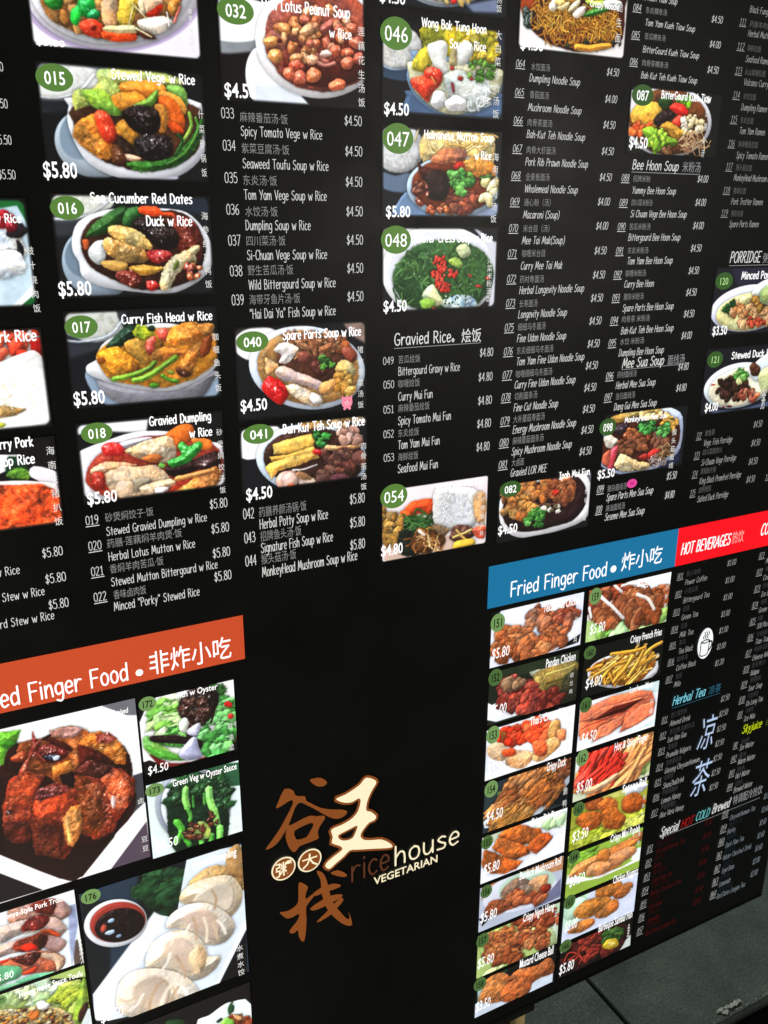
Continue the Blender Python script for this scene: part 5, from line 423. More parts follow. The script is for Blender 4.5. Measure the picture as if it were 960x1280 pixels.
ENTRIES = [
('w',0,('033',3149,3292,1155,103),('麻辣番茄汤·饭',3359,3920,1125,105),('Spicy Tomato Vege w Rice',3362,4337,985,99),('$4.50',4626,4847,1154,101)),
('w',0,('034',3148,3292,827,106),('紫菜豆腐汤·饭',3361,3925,805,107),('Seaweed Toufu Soup w Rice',3366,4410,651,101),('$4.50',4630,4851,824,103)),
('w',0,('035',3149,3297,493,108),('东炎汤·饭',3362,3765,472,109),('Tom Yam Vege Soup w Rice',3364,4380,321,103),('$4.50',4631,4848,486,105)),
('w',0,('036',3150,3298,158,110),('水饺汤·饭',3371,3760,138,111),('Dumpling Soup w Rice',3366,4166,-8,105),('$4.50',4635,4851,152,107)),
('w',0,('037',3152,3296,-176,112),('四川菜汤·饭',3368,3845,-183,113),('Si-Chuan Vege Soup w Rice',3368,4371,-337,107),('$4.50',4636,4852,-176,109)),
('w',0,('038',3154,3302,-513,115),('野生苦瓜汤·饭',3368,3930,-512,116),('Wild Bittergourd Soup w Rice',3371,4478,-670,109),('$4.50',4638,4852,-508,111)),
('w',0,('039',3157,3302,-839,117),('海带牙鱼片汤·饭',3370,4008,-844,118),('"Hai Dai Ya" Fish Soup w Rice',3368,4472,-1004,111),('$4.50',4636,4852,-847,114)),
('w',0,('042',3160,3303,-3463,136),('药膳养颜汤锅·饭',3368,4013,-3470,137),('Herbal Potty Soup w Rice',3370,4313,-3627,129),('$5.80',4636,4852,-3476,131)),
('w',0,('043',3159,3302,-3784,138),('招牌鱼头汤·饭',3371,3931,-3798,139),('Signature Fish Soup w Rice',3373,4378,-3952,131),('$5.80',4635,4853,-3809,134)),
('w',0,('044',3157,3302,-4099,140),('猴头菇汤·饭',3369,3848,-4113,142),('MonkeyHead Mushroom Soup w Rice',3373,4734,-4283,134),('$5.80',4634,4851,-4128,136)),
('w',1,('019',1280,1423,-3245,105),('砂煲焖饺子·饭',1498,2055,-3246,110),('Stewed Gravied Dumpling w Rice',1497,2695,-3411,104),('$5.80',2744,2964,-3266,116)),
('w',1,('020',1280,1425,-3561,107),('药膳·莲藕焖羊肉煲·饭',1491,2375,-3567,112),('Herbal Lotus Mutton w Rice',1491,2526,-3728,106),('$5.80',2744,2967,-3586,118)),
('w',1,('021',1278,1418,-3882,109),('香焖羊肉苦瓜·饭',1492,2125,-3888,114),('Stewed Mutton Bittergourd w Rice',1492,2791,-4052,108),('$5.80',2741,2962,-3911,120)),
('w',1,('022',1276,1421,-4209,111),('香味卤肉饭',1503,1888,-4224,116),('Minced "Porky" Stewed Rice',1493,2540,-4372,110),('$5.80',2742,2962,-4228,122)),
('w',1,None,None,('w Rice',267,515,-3703,100),('$5.80',773,993,-3561,108)),
('w',1,None,None,('Stew w Rice',295,745,-4010,102),('$5.80',771,994,-3880,110)),
('w',1,None,None,('ourd Stew w Rice',142,815,-4329,103),('$5.80',770,989,-4205,112)),
('w',0,None,None,None,('$5.50',833,987,1456,79)),
('w',0,None,None,None,('$5.50',834,987,1128,81)),
('w',0,None,None,None,('$5.50',829,981,799,82)),
('w',0,None,None,None,('$5.50',823,980,477,84)),
('w',0,('049',5130,5284,-1662,95),('苦瓜烩饭',5354,5680,-1663,105),('Bittergourd Gravy w Rice',5355,6295,-1818,109),('$4.80',6614,6827,-1652,110)),
('w',0,('050',5136,5292,-1972,97),('咖喱烩饭',5352,5678,-1980,107),('Curry Mui Fun',5357,5878,-2151,111),('$4.80',6606,6832,-1987,112)),
('w',0,('051',5136,5290,-2302,99),('麻辣番茄烩饭',5354,5833,-2307,109),('Spicy Tomato Mui Fun',5355,6174,-2477,113),('$4.80',6612,6836,-2316,114)),
('w',0,('052',5136,5292,-2632,100),('东炎烩饭',5356,5674,-2646,111),('Tom Yam Mui Fun',5357,6003,-2807,115),('$4.80',6610,6836,-2644,116)),
('w',0,('053',5140,5296,-2956,102),('海鲜烩饭',5355,5668,-2975,113),('Seafood Mui Fun',5356,5982,-3139,117),('$4.80',6612,6828,-2978,118)),
('w',1,('064',7000,7142,1942,83),('水饺面汤',7237,7531,1921,87),('Dumpling Noodle Soup',7218,8035,1790,88),('$4.50',8467,8677,1948,88)),
('w',1,('065',7005,7148,1613,85),('香菇面汤',7237,7537,1596,89),('Mushroom Noodle Soup',7218,8088,1450,89),('$4.00',8470,8681,1621,90)),
('w',1,('066',7003,7147,1285,87),('肉骨茶面汤',7223,7616,1269,90),('Bah-Kut Teh Noodle Soup',7217,8178,1130,91),('$4.50',8471,8684,1301,92)),
('w',1,('067',7008,7153,952,88),('肉骨大虾面汤',7229,7696,941,92),('Pork Rib Prawn Noodle Soup',7216,8260,796,93),('$4.50',8477,8691,971,93)),
('w',1,('068',7005,7151,626,90),('全麦板面汤',7232,7621,612,94),('Wholemeal Noodle Soup',7223,8114,465,94),('$4.50',8474,8690,638,95)),
('w',1,('069',7005,7153,302,92),('通心粉（汤）',7226,7663,294,95),('Macaroni (Soup)',7221,7826,141,96),('$4.00',8474,8691,320,97)),
('w',1,('070',7001,7150,-30,93),('米台目（汤）',7231,7668,-36,97),('Mee Tai Mak(Soup)',7222,7944,-188,98),('$4.00',8473,8692,-1,99)),
('w',1,('071',7001,7151,-354,95),('咖喱米台目',7232,7615,-357,99),('Curry Mee Tai Mak',7220,7932,-518,100),('$4.50',8477,8697,-333,100)),
('w',1,('072',7004,7155,-683,97),('药材寿面汤',7219,7621,-697,101),('Herbal Longevity Noodle Soup',7217,8342,-840,102),('$4.50',8480,8702,-665,102)),
('w',1,('073',7006,7159,-1003,99),('长寿面汤',7227,7535,-1021,103),('Longevity Noodle Soup',7217,8063,-1163,103),('$4.50',8474,8697,-986,104)),
('w',1,('075',7001,7155,-1332,100),('细细乌冬面汤',7223,7697,-1337,104),('Fine Udon Noodle Soup',7217,8076,-1491,105),('$4.50',8475,8701,-1310,106)),
('w',1,('076',7003,7158,-1658,102),('东炎细细乌冬面汤',7223,7856,-1662,106),('Tom Yam Fine Udon Noodle Soup',7224,8435,-1812,107),('$4.50',8473,8699,-1638,107)),
('w',1,('077',7001,7157,-1985,104),('咖喱细细乌冬面汤',7227,7860,-1989,108),('Curry Fine Udon Noodle Soup',7212,8301,-2138,109),('$4.50',8469,8697,-1956,109)),
('w',1,('078',6998,7156,-2302,106),('切削面条汤',7222,7618,-2305,110),('Fine Cut Noodle Soup',7215,8009,-2467,111),('$4.50',8469,8699,-2282,111)),
('w',1,('079',7000,7159,-2641,108),('大补蘑菇寿面汤',7221,7774,-2637,112),('Energy Mushroom Noodle Soup',7218,8367,-2788,113),('$4.50',8473,8704,-2606,113)),
('w',1,('080',6997,7156,-2956,109),('麻辣蘑菇面条汤',7227,7776,-2954,114),('Spicy Mushroom Noodle Soup',7216,8314,-3110,114),('$4.50',8472,8705,-2925,115)),
('w',1,('081',6997,7158,-3282,111),('大卤面',7229,7445,-3280,115),('Gravied LOR MEE',7214,7872,-3431,116),('$4.50',8467,8701,-3256,117)),
('w',1,None,None,('Noodle Kueh Tiaw Soup',8827,9598,2886,75),None),
('w',1,('084',8831,8974,2748,78),('东炎粿条汤',9054,9428,2736,77),('Tom Yam Kueh Tiaw Soup',9059,9969,2591,77),('$4.50',10259,10473,2742,84)),
('w',1,('085',8842,8986,2428,79),('苦瓜粿条汤',9071,9442,2428,78),('BitterGourd Kueh Tiaw Soup',9058,10095,2269,79),('$4.00',10271,10485,2431,85)),
('w',1,('086',8848,8990,2104,81),('肉骨茶粿条汤',9065,9535,2104,80),('Bah Kut Teh Kueh Tiaw Soup',9064,10106,1955,80),('$4.50',10279,10497,2108,87)),
('w',1,None,None,('Black Fungus Ramen',10974,11679,2933,81),None),
('w',1,('111',10804,10934,2760,83),('药膳羊肉拉面',11008,11527,2750,82),('Herbal Mutton Ramen',10994,11743,2629,83),None),
('w',1,('112',10808,10957,2452,85),('海鲜拉面',11013,11291,2442,84),('Seafood Ramen',11008,11522,2301,84),None),
('w',1,('113',10825,10962,2138,87),('火山咖喱拉面',11024,11445,2132,85),('Volcano Curry Ramen',11024,11808,1998,86),None),
('w',1,('114',10835,10973,1818,88),('水饺拉面',11045,11307,1812,87),('Dumpling Ramen',11031,11578,1665,87),None),
('w',1,('115',10845,10978,1494,90),('东炎拉面',11047,11314,1490,88),('Tom Yam Ramen',11048,11598,1347,89),None),
('w',1,('116',10850,10986,1167,91),('麻辣番茄拉面',11058,11472,1165,90),('Spicy Tomato Ramen',11045,11739,1011,91),None),
('w',1,('117',10858,10992,847,93),('猴头菇拉面',11069,11404,839,92),('MonkeyHead Mushroom Ramen',11047,11975,697,92),None),
('w',1,('118',10857,10999,519,88),('猪脚拉面',11069,11338,514,89),('Pork Trotter Ramen',11052,11741,360,90),None),
('w',1,('119',10871,11010,196,90),('猪杂拉面',11081,11333,188,91),('Spare Parts Ramen',11066,11713,36,91),None),
('w',1,('122',10887,11004,-3258,102),('素鱼粥',11078,11293,-3233,102),('Vege. Fish Porridge',11071,11736,-3399,103),('$4.50',12205,12413,-3203,111)),
('w',1,('123',10887,11008,-3590,104),('四川菜粥四川',11079,11510,-3561,104),('Si-Chuan Vege Porridge',11072,11884,-3735,105),('$4.50',12208,12421,-3531,113)),
('w',1,('124',10891,11010,-3911,105),('黑鲳鱼片粥',11079,11425,-3888,106),('King Black Promfret Porridge',11077,12060,-4055,106),('$4.50',12207,12425,-3860,115)),
('w',1,('125',10890,11013,-4242,107),('咸鸭粥粥',11085,11366,-4216,107),('Salted Duck Porridge',11074,11808,-4373,108),('$4.50',12211,12419,-4181,116)),
('w',1,('127',12683,12823,-4207,112),None,None,None),
('w',1,('088',8864,9008,641,91),('招牌米粉',9078,9397,637,88),('Yummy Bee Hoon Soup',9075,9910,483,92),('$4.00',10311,10525,659,95)),
('w',1,('089',8863,9012,315,92),('四川菜米粉汤',9086,9475,318,90),('Si Chuan Vege Bee Hoon Soup',9083,10169,167,94),('$4.00',10316,10531,335,97)),
('w',1,('090',8865,9011,-7,94),('苦瓜米粉汤',9082,9478,-7,92),('Bittergourd Bee Hoon Soup',9078,10089,-154,95),('$4.00',10320,10536,6,99)),
('w',1,('091',8868,9010,-338,96),('东炎米粉汤',9090,9480,-334,93),('Tom Yam Bee Hoon Soup',9094,9982,-481,97),('$4.50',10322,10540,-316,100)),
('w',1,('092',8865,9012,-665,97),('咖喱米粉汤',9083,9472,-654,95),('Curry Bee Hoon',9075,9654,-806,99),('$4.50',10325,10539,-642,102)),
('w',1,('093',8870,9010,-993,99),('猪杂米粉汤',9086,9469,-985,96),('Spare Parts Bee Hoon Soup',9083,10093,-1149,101),('$4.50',10321,10537,-963,104)),
('w',1,('094',8871,9016,-1318,101),('肉骨茶 米粉汤',9088,9629,-1309,98),('Bah-Kut Teh Bee Hoon Soup',9089,10139,-1479,102),('$4.50',10321,10538,-1287,106)),
('w',1,('095',8866,9012,-1645,102),('水饺·米粉汤',9090,9557,-1638,100),('Dumpling Bee Hoon Soup',9082,9984,-1804,104),('$4.00',10317,10535,-1615,107)),
('w',1,('096',8869,9017,-2135,105),('药材面线汤',9091,9469,-2131,102),('Herbal Mee Sua Soup',9078,9877,-2293,107),('$4.80',10320,10540,-2099,110)),
('w',1,('097',8872,9016,-2458,107),('当归面线汤',9096,9476,-2460,104),('Dang Gui Mee Sua Soup',9077,9943,-2621,108),('$4.80',10324,10541,-2433,112)),
('w',1,('099',8870,9009,-3906,115),('猪杂面线汤',9083,9474,-3921,112),('Spare Parts Mee Sua Soup',9076,10058,-4067,116),('$5.50',10321,10538,-3879,120)),
('w',1,('100',8876,9007,-4243,117),('麻油面线汤',9085,9474,-4248,114),('Seseme Mee Sua Soup',9077,9910,-4393,118),('$4.80',10325,10534,-4207,122)),
('w',1,('801',10815,10955,-5724,100),('爱心咖啡',11031,11362,-5714,103),('Power Coffee',11019,11549,-5872,98),('$1.00',12010,12231,-5696,106)),
('w',1,('802',10817,10968,-6058,101),('小苦瓜茶',11037,11351,-6043,105),('Bittergourd Tea',11026,11659,-6214,100),('$1.00',12018,12244,-6030,108)),
('w',1,('803',10816,10971,-6399,103),('绿茶',11044,11205,-6384,107),('Green Tea',11031,11435,-6543,101),('$1.00',12025,12249,-6362,109)),
('w',1,('804',10816,10973,-6734,105),('奶茶',11045,11196,-6718,108),('Milk Tea',11036,11370,-6880,103),('$1.00',12025,12245,-6694,111)),
('w',1,('805',10817,10970,-7047,106),('茶乌',11045,11200,-7041,110),('Tea Black',11051,11408,-7208,104),('$1.00',12027,12256,-7024,113)),
('w',1,('806',10822,10977,-7374,108),('咖啡乌',11037,11296,-7366,111),('Coffee Black',11044,11533,-7542,106),('$1.00',12028,12251,-7353,114)),
('w',1,('807',10823,10978,-7722,109),('美禄',11061,11208,-7719,113),('Milo',11039,11208,-7875,108),('$1.20',12033,12261,-7691,116)),
('w',1,('811',10836,10979,-8553,113),('杏仁霜饮料',11051,11453,-8514,117),('Almond Drink',11049,11566,-8686,111),('$2.50',12322,12553,-8518,121)),
('w',1,('812',10832,10983,-8886,115),('罗汉果·龙眼冬瓜',11074,11697,-8874,119),('Luo Han Guo',11047,11517,-9025,113),('$2.50',12330,12565,-8848,123)),
('w',1,('813',10836,10995,-9221,117),('夏枯草',11073,11306,-9194,121),('Prunella Vulgaris',11052,11687,-9365,115),('$2.50',12328,12565,-9175,124)),
('w',1,('814',10836,10996,-9560,118),('洋参菊花茶',11072,11462,-9540,122),('Ginseng Chrysanthemum',11060,11961,-9706,116),('$2.50',12335,12569,-9506,126)),
('w',1,('815',10838,10999,-9894,120),('山楂茶',11065,11304,-9853,124),('ShanZhaDrink',11059,11603,-10036,118),('$2.50',12336,12571,-9837,128)),
('w',1,('816',10840,10997,-10226,122),('柠檬蜜糖水',11065,11467,-10191,126),('Lemon Honey',11063,11567,-10375,120),('$2.50',12342,12579,-10172,130)),
('w',1,('817',10839,10998,-10578,123),('芦荟蜜糖水',11072,11464,-10530,127),('Aloe Vera Honey',11063,11696,-10697,121),('$2.50',12339,12572,-10502,131)),
('w',1,('841',12863,12979,-9695,125),('冰水杯',13072,13303,-9679,130),('Ice Water',13052,13462,-9803,123),None),
('w',1,('842',12851,13005,-10006,127),('温水',13065,13284,-9993,131),('Warm Water',13057,13558,-10132,125),None),
('w',1,('843',12855,13002,-10343,129),('热水',13073,13293,-10318,133),('Hot Water',13052,13469,-10462,126),None),
('w',1,('844',12856,13007,-10662,130),('包装水',13077,13289,-10650,135),('Brewed Water',13060,13604,-10793,128),None),
('w',1,('821',12815,12961,-5692,108),('美禄冰',13043,13298,-5663,102),('Milo Ice',13020,13286,-5823,99),None),
('w',1,('822',12812,12965,-6020,109),('椰子水',13042,13320,-5993,103),('Coconut',13014,13354,-6158,100),None),
('w',1,('823',12817,12967,-6350,111),('柠檬冰茶',13040,13388,-6327,105),('Ice Lemon Tea',13022,13605,-6495,102),None),
('w',1,('824',12820,12975,-6683,113),('绿茶',13049,13206,-6659,106),('Green',13024,13249,-6819,103),None),
('w',1,('825',12823,12976,-7017,114),('100',13033,13168,-6986,108),('100 Plus',13034,13336,-7146,105),None),
('w',1,('826',12826,12974,-7348,116),('天地龙眼',13065,13349,-7328,109),('Tian Tian Long',13055,13668,-7481,106),None),
('w',1,('827',12834,12980,-7682,118),('中国冬瓜茶',13056,13422,-7643,111),('Chinese Winter',13037,13620,-7820,108),None),
('w',1,('828',12837,12986,-8020,119),('奇怪果汁',13051,13430,-7980,112),('Kickapoo',13052,13288,-8142,109),None),
('w',1,('829',12838,12994,-8349,121),('酸柑酸柑',13077,13365,-8302,114),('Sour Soup',13052,13441,-8478,111),None),
('w',1,('830',12838,12993,-8681,123),('乌龙茶茶',13072,13362,-8648,116),('Oo Long Tea',13049,13521,-8807,112),None),
('w',1,('831',12857,12990,-9015,124),('冰美禄',13074,13283,-8972,117),('Ice Milo',13053,13370,-9147,114),None),
('r',1,('851',10833,10986,-11400,138),('菊花茶热饮',11083,11532,-11347,124),('Chrysanthemum Tea',11087,11837,-11531,114),('$1.60',12348,12563,-11330,128)),
('r',1,('852',10836,10990,-11734,140),('薏米水',11070,11343,-11693,126),('Barley',11065,11276,-11869,116),('$1.60',12345,12586,-11653,130)),
('r',1,('853',10834,10989,-12063,142),('酸梅茶热',11066,11428,-12030,128),('Dark Plum Tea',11071,11593,-12218,117),('$1.60',12346,12563,-11980,132)),
('r',1,('854',10828,10991,-12394,144),('马蹄水热饮',11068,11552,-12355,129),('Water Chestnut Drink',11066,11900,-12525,119),('$1.60',12341,12563,-12298,133)),
('r',1,('855',10825,10985,-12720,146),('豆浆水',11058,11355,-12679,131),('Soya Bean',11060,11418,-12852,120),('$1.60',12338,12561,-12632,135)),
('r',1,('856',10820,10973,-13038,148),('柠檬水',11065,11359,-13013,133),('Lemonade',11071,11383,-13191,122),('$2.00',12332,12551,-12976,137)),
('r',1,('857',10813,10970,-13369,150),('红枣龙眼茶',11050,11443,-13342,134),('Red Dates Longan Tea',11043,11875,-13509,123),('$2.00',12311,12535,-13283,138)),
('b',1,('858',12831,13000,-11307,145),('菊花茶冷饮',13072,13555,-11279,130),('Chrysanthemum Tea',13068,13807,-11452,120),('$1.60',14021,14241,-11268,133)),
('b',1,('859',12840,13006,-11662,147),('薏米水冷',13077,13444,-11626,132),('Barley',13052,13298,-11783,121),('$1.60',14022,14239,-11598,135)),
('b',1,('860',12838,13001,-11984,149),('酸梅茶',13065,13347,-11935,134),('Dark Plum Tea',13064,13601,-12128,123),('$1.60',14022,14225,-11923,137)),
('b',1,('861',12838,12988,-12318,151),('马蹄水冷饮',13057,13383,-12267,136),('Water Chestnut Drink',13041,13879,-12430,124),('$1.60',14016,14229,-12246,139)),
('b',1,('862',12829,12992,-12653,153),('豆浆水',13072,13356,-12612,137),('Soya Bean',13055,13428,-12768,126),('$1.60',14010,14229,-12573,140)),
('b',1,('863',12826,12990,-12978,155),('柠檬水',13060,13323,-12931,139),('Lemonade',13037,13380,-13102,128),('$2.00',14000,14219,-12905,142)),
('b',1,('864',12818,12983,-13305,157),('红枣龙眼茶',13049,13468,-13253,141),('Red Dates Longan Tea',13022,13865,-13409,129),('$2.00',13997,14217,-13232,144)),
]
TITLES = [([('cs','Gravied Rice。',5293,6222,-1424,149,'w'),('cj','烩饭',6311,6624,-1449,185,'w')],(5293,6624,-1464,14)),([('cs','Bee Hoon Soup',9043,9921,802,122,'w'),('cj','米粉汤',9989,10346,789,145,'g2')],(9047,10349,766,15)),([('cs','Mee Sua Soup',9167,10013,-1984,142,'w'),('cj','面线汤',10085,10439,-1999,154,'g2')],(9170,10440,-2008,17)),([('cs','PORRIDGE',11173,11855,-490,161,'w'),('cj','粥类',11902,12219,-506,151,'g2')],(11181,12225,-535,11)),([('ca','Herbal Tea',11055,11889,-8253,180,'cy'),('cj','凉茶',11962,12281,-8272,178,'cyd')],(11064,12289,-8317,16)),([('ca','Skyjuice',13054,13615,-9419,178,'yg'),('cj','白水',13724,13918,-9430,145,'ygd')],None),([('ca','Special',11135,11631,-11152,210,'w'),('ca','HOT',11681,12021,-11144,184,'rd'),('ca','COLD',12066,12458,-11119,193,'te'),('ca','Brewed',12512,13019,-11095,210,'w'),('cj','特调配冷热饮',13091,13938,-11093,221,'g2')],(11159,13912,-11189,18))]
LOGO = {'gu': [[3947,-7547,4023,-7543,4117,-7565,4199,-7641,4210,-7694,4159,-7719,4075,-7700,4001,-7634],[3557,-7570,3690,-7639,3710,-7719,3772,-7764,3865,-7795,3881,-7875,3962,-7952,4105,-8076,4277,-8164,4434,-8218,4532,-8286,4491,-8345,4392,-8366,4274,-8312,4140,-8193,3990,-8045,3879,-7948,3791,-7877,3710,-7932,3600,-8192,3459,-8401,3344,-8484,3233,-8489,3322,-8384,3450,-8230,3568,-8048,3679,-7856,3652,-7789,3585,-7807,3491,-7841,3418,-7848,3454,-7763]],'gubox': [3569,-8244,3589,-8197,3645,-8208,3842,-8161,3957,-8159,4025,-8195,4147,-8225,4169,-8288,4098,-8369,4048,-8479,4062,-8570,4034,-8603,3859,-8616,3752,-8627,3685,-8696,3629,-8658,3577,-8541,3545,-8382],'guhole': [3686,-8328,3850,-8289,3953,-8284,3982,-8337,3922,-8434,3863,-8506,3729,-8500,3693,-8444],'wang': [4809,-7813,4865,-7797,4978,-7867,5019,-7936,4958,-8023,4896,-8131,4855,-8246,4846,-8373,4915,-8418,5009,-8526,4984,-8596,4893,-8608,4790,-8703,4744,-8797,4809,-8896,4975,-8956,5100,-8993,5227,-9094,5300,-9194,5228,-9199,4974,-9118,4685,-9028,4563,-8995,4460,-9068,4318,-9147,4217,-9205,4151,-9126,4200,-9057,4321,-8993,4442,-8928,4383,-8840,4266,-8753,4287,-8652,4258,-8534,4310,-8496,4429,-8487,4570,-8450,4651,-8401,4712,-8327,4754,-8169,4714,-8113,4614,-8143,4495,-8115,4385,-8045,4359,-7994,4497,-7976,4656,-7923,4756,-7872],'wanghole': [4386,-8667,4487,-8638,4608,-8616,4677,-8605,4647,-8696,4598,-8774,4501,-8774,4425,-8737],'zhan': [[3731,-9262,3807,-9323,3867,-9405,3834,-9489,3822,-9610,3918,-9568,3977,-9575,3940,-9631,3826,-9756,3827,-9983,3803,-10249,3776,-10375,3736,-10367,3692,-10255,3680,-10126,3636,-10152,3570,-10146,3548,-10082,3621,-10009,3687,-9932,3709,-9833,3607,-9853,3511,-9839,3430,-9732,3409,-9679,3515,-9706,3613,-9689,3692,-9632,3707,-9527,3713,-9352],[4019,-9164,4116,-9246,4172,-9402,4208,-9597,4264,-9847,4391,-10094,4504,-10274,4546,-10263,4527,-10143,4563,-10261,4586,-10427,4469,-10376,4339,-10226,4227,-10053,4150,-9891,4098,-9687,4077,-9543,4074,-9363,4029,-9238],[3942,-9556,4070,-9505,4251,-9501,4351,-9541,4411,-9597,4317,-9618,4108,-9610,3988,-9615],[3895,-9807,4065,-9742,4246,-9712,4421,-9765,4403,-9822,4223,-9853,4061,-9877,3934,-9869],[4403,-9822,4444,-9885,4352,-9976,4227,-10071,4064,-10117,3987,-10107,4139,-10002,4271,-9896],[4235,-9292,4364,-9289,4508,-9422,4475,-9459,4354,-9393]],'disc': [(3491,-8915,189,199,'粥'),(3904,-8926,190,198,'大')],'rice': (4575,5250,-9590,414),'house': (5328,6541,-9582,360),'veg': (4967,6127,-9807,148)}
BOARD = {'hdr': [('orange',[-1200,3085,-4765,-5395]),('blue',[6910,10735,-4785,-5475]),('red',[10735,14460,-4785,-5475])],'ht': [('ar','Non-Fried Finger Food',-630,1579,-5322,237,'orange'),('dot','',1669,1761,-5258,100,'orange'),('cj','非炸小吃',1845,2904,-5332,321,'orange'),('ar','Fried Finger Food',7323,9214,-5351,239,'blue'),('dot','',9292,9415,-5264,100,'blue'),('cj','炸小吃',9520,10408,-5345,326,'blue'),('ca','HOT BEVERAGES',10839,12019,-5278,201,'red'),('cj','热饮',12050,12338,-5285,231,'red'),('ca','COLD BEVERAGES',12768,14109,-5238,212,'red')],'cup': (11715,-7150,187,307),'pig2': (9586,-3844,105,85),'big': [('凉',11838,12308,-9467,733),('茶',11826,12327,-10507,789)]}

Y_PANEL, Y_PRINT, Y_BADGE, Y_TEXT = -.0004, -.0006, -.0009, -.0013
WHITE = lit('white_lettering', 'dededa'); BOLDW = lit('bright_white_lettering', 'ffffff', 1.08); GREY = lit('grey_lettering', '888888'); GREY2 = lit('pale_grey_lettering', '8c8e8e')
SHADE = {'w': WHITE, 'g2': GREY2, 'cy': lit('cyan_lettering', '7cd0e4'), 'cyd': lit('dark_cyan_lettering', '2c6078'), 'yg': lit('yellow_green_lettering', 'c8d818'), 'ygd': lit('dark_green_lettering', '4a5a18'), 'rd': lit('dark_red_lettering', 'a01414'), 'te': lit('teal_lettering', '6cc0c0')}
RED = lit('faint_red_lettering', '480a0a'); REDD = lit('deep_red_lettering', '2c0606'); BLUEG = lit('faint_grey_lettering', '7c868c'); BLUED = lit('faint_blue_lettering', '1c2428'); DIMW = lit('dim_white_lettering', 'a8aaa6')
m4 = lambda v: v / 10000.
# coloured heading strips
HEAD = {}
for nm, (x0, x1, zt, zb) in BOARD['hdr']:
    me, loc = plate(m4(x0), m4(x1), m4(zb), m4(zt), Y_PANEL)
    o = link('heading_panel', me, lit(nm + '_heading', {'orange': 'c04a29', 'blue': '1b6f9b', 'red': 'fb1420'}[nm], 1.0, .4), board, off(*loc), {'orange': 'orange heading strip reading Fried Finger Food', 'blue': 'blue heading strip reading Fried Finger Food', 'red': 'red heading strip reading HOT BEVERAGES'}[nm])
    HEAD[nm] = o
bz = FLOOR
class Ref:                                      # a child's parent position in board space, for nested placing
    pass
def place(o):                                   # world position of a part parented to the board
    return (o.location.x, o.location.y, o.location.z + FLOOR)
def sub(parent, name, me, mat, loc, label=None):
    px, py, pz = place(parent) if parent is not board else (0, 0, FLOOR)
    return link(name, me, mat, parent, (loc[0] - px, loc[1] - py, loc[2] - pz), label)
def s_text(parent, name, txt, x0, x1, z, h, mat, weight=.55, y=Y_TEXT, **kw):
    me, loc = stroke_text(txt, m4(x0), m4(x1), m4(z), m4(h), weight, **kw)
    return sub(parent, name, me, mat, (loc[0], y, loc[2]))
QUEUE = []
def f_text(parent, name, txt, x0, x1, z, h, mat, bold=0., shear=0., y=Y_TEXT, vertical=False):
    font_text(name, txt, m4(x0), m4(x1), m4(z), m4(h), mat, None, y, bold, shear, vertical); PENDING[-1] = PENDING[-1] + (parent,)
def flush():
    bpy.context.view_layer.update(); dg = bpy.context.evaluated_depsgraph_get()
    for o, name, x0, x1, z, h, mat, _, y, vertical, parent in PENDING:
        me = bpy.data.meshes.new_from_object(o.evaluated_get(dg)); n = len(me.vertices); cu = o.data; body = cu.body
        bpy.data.objects.remove(o); bpy.data.curves.remove(cu)
        if n == 0: continue
        co = np.zeros(n * 3, np.float32); me.vertices.foreach_get('co', co); co = co.reshape(-1, 3)
        mn, mx = co.min(0), co.max(0); out = np.zeros_like(co); cjk = any(ord(c) > 0x2e80 for c in body)
        if vertical: out[:, 0] = (co[:, 0] - (mn[0] + mx[0]) / 2) / (mx[0] - mn[0]) * (x1 - x0); out[:, 2] = (co[:, 1] - mx[1]) / (mx[1] - mn[1]) * h; loc = ((x0 + x1) / 2, y, z)
        else:
            out[:, 0] = (co[:, 0] - mn[0]) * (x1 - x0) / (mx[0] - mn[0]); out[:, 2] = (co[:, 1] - mn[1]) / (mx[1] - mn[1]) * h if cjk else co[:, 1] / .729 * h; loc = (x0, y, z)
        me.vertices.foreach_set('co', out.ravel()); me.update(); me.materials.clear()
        me.flip_normals() if me.polygons[0].normal.y > 0 else None
        sub(parent, name, me, mat, loc)
    PENDING.clear()
# heading lettering
for t in BOARD['ht']:
    k, s, x0, x1, z, h, nm = t; P = HEAD[nm]
    if k == 'ar': s_text(P, 'lettering', s, x0, x1, z, h, BOLDW, .52)
    elif k == 'cj': f_text(P, 'lettering', s, x0, x1, z, h, BOLDW if nm != 'red' else lit('pink_lettering', 'f8a8a0'), .004)
    elif k == 'ca': s_text(P, 'lettering', s, x0, x1, z, h, BOLDW, .66, shear=.12)
    elif k == 'dot': sub(P, 'bullet', fill([disc(0, 0, (m4(x1) - m4(x0)) / 2, (m4(x1) - m4(x0)) / 2 * .98, 24)]), BOLDW, ((m4(x0) + m4(x1)) / 2, Y_TEXT, m4(z)))
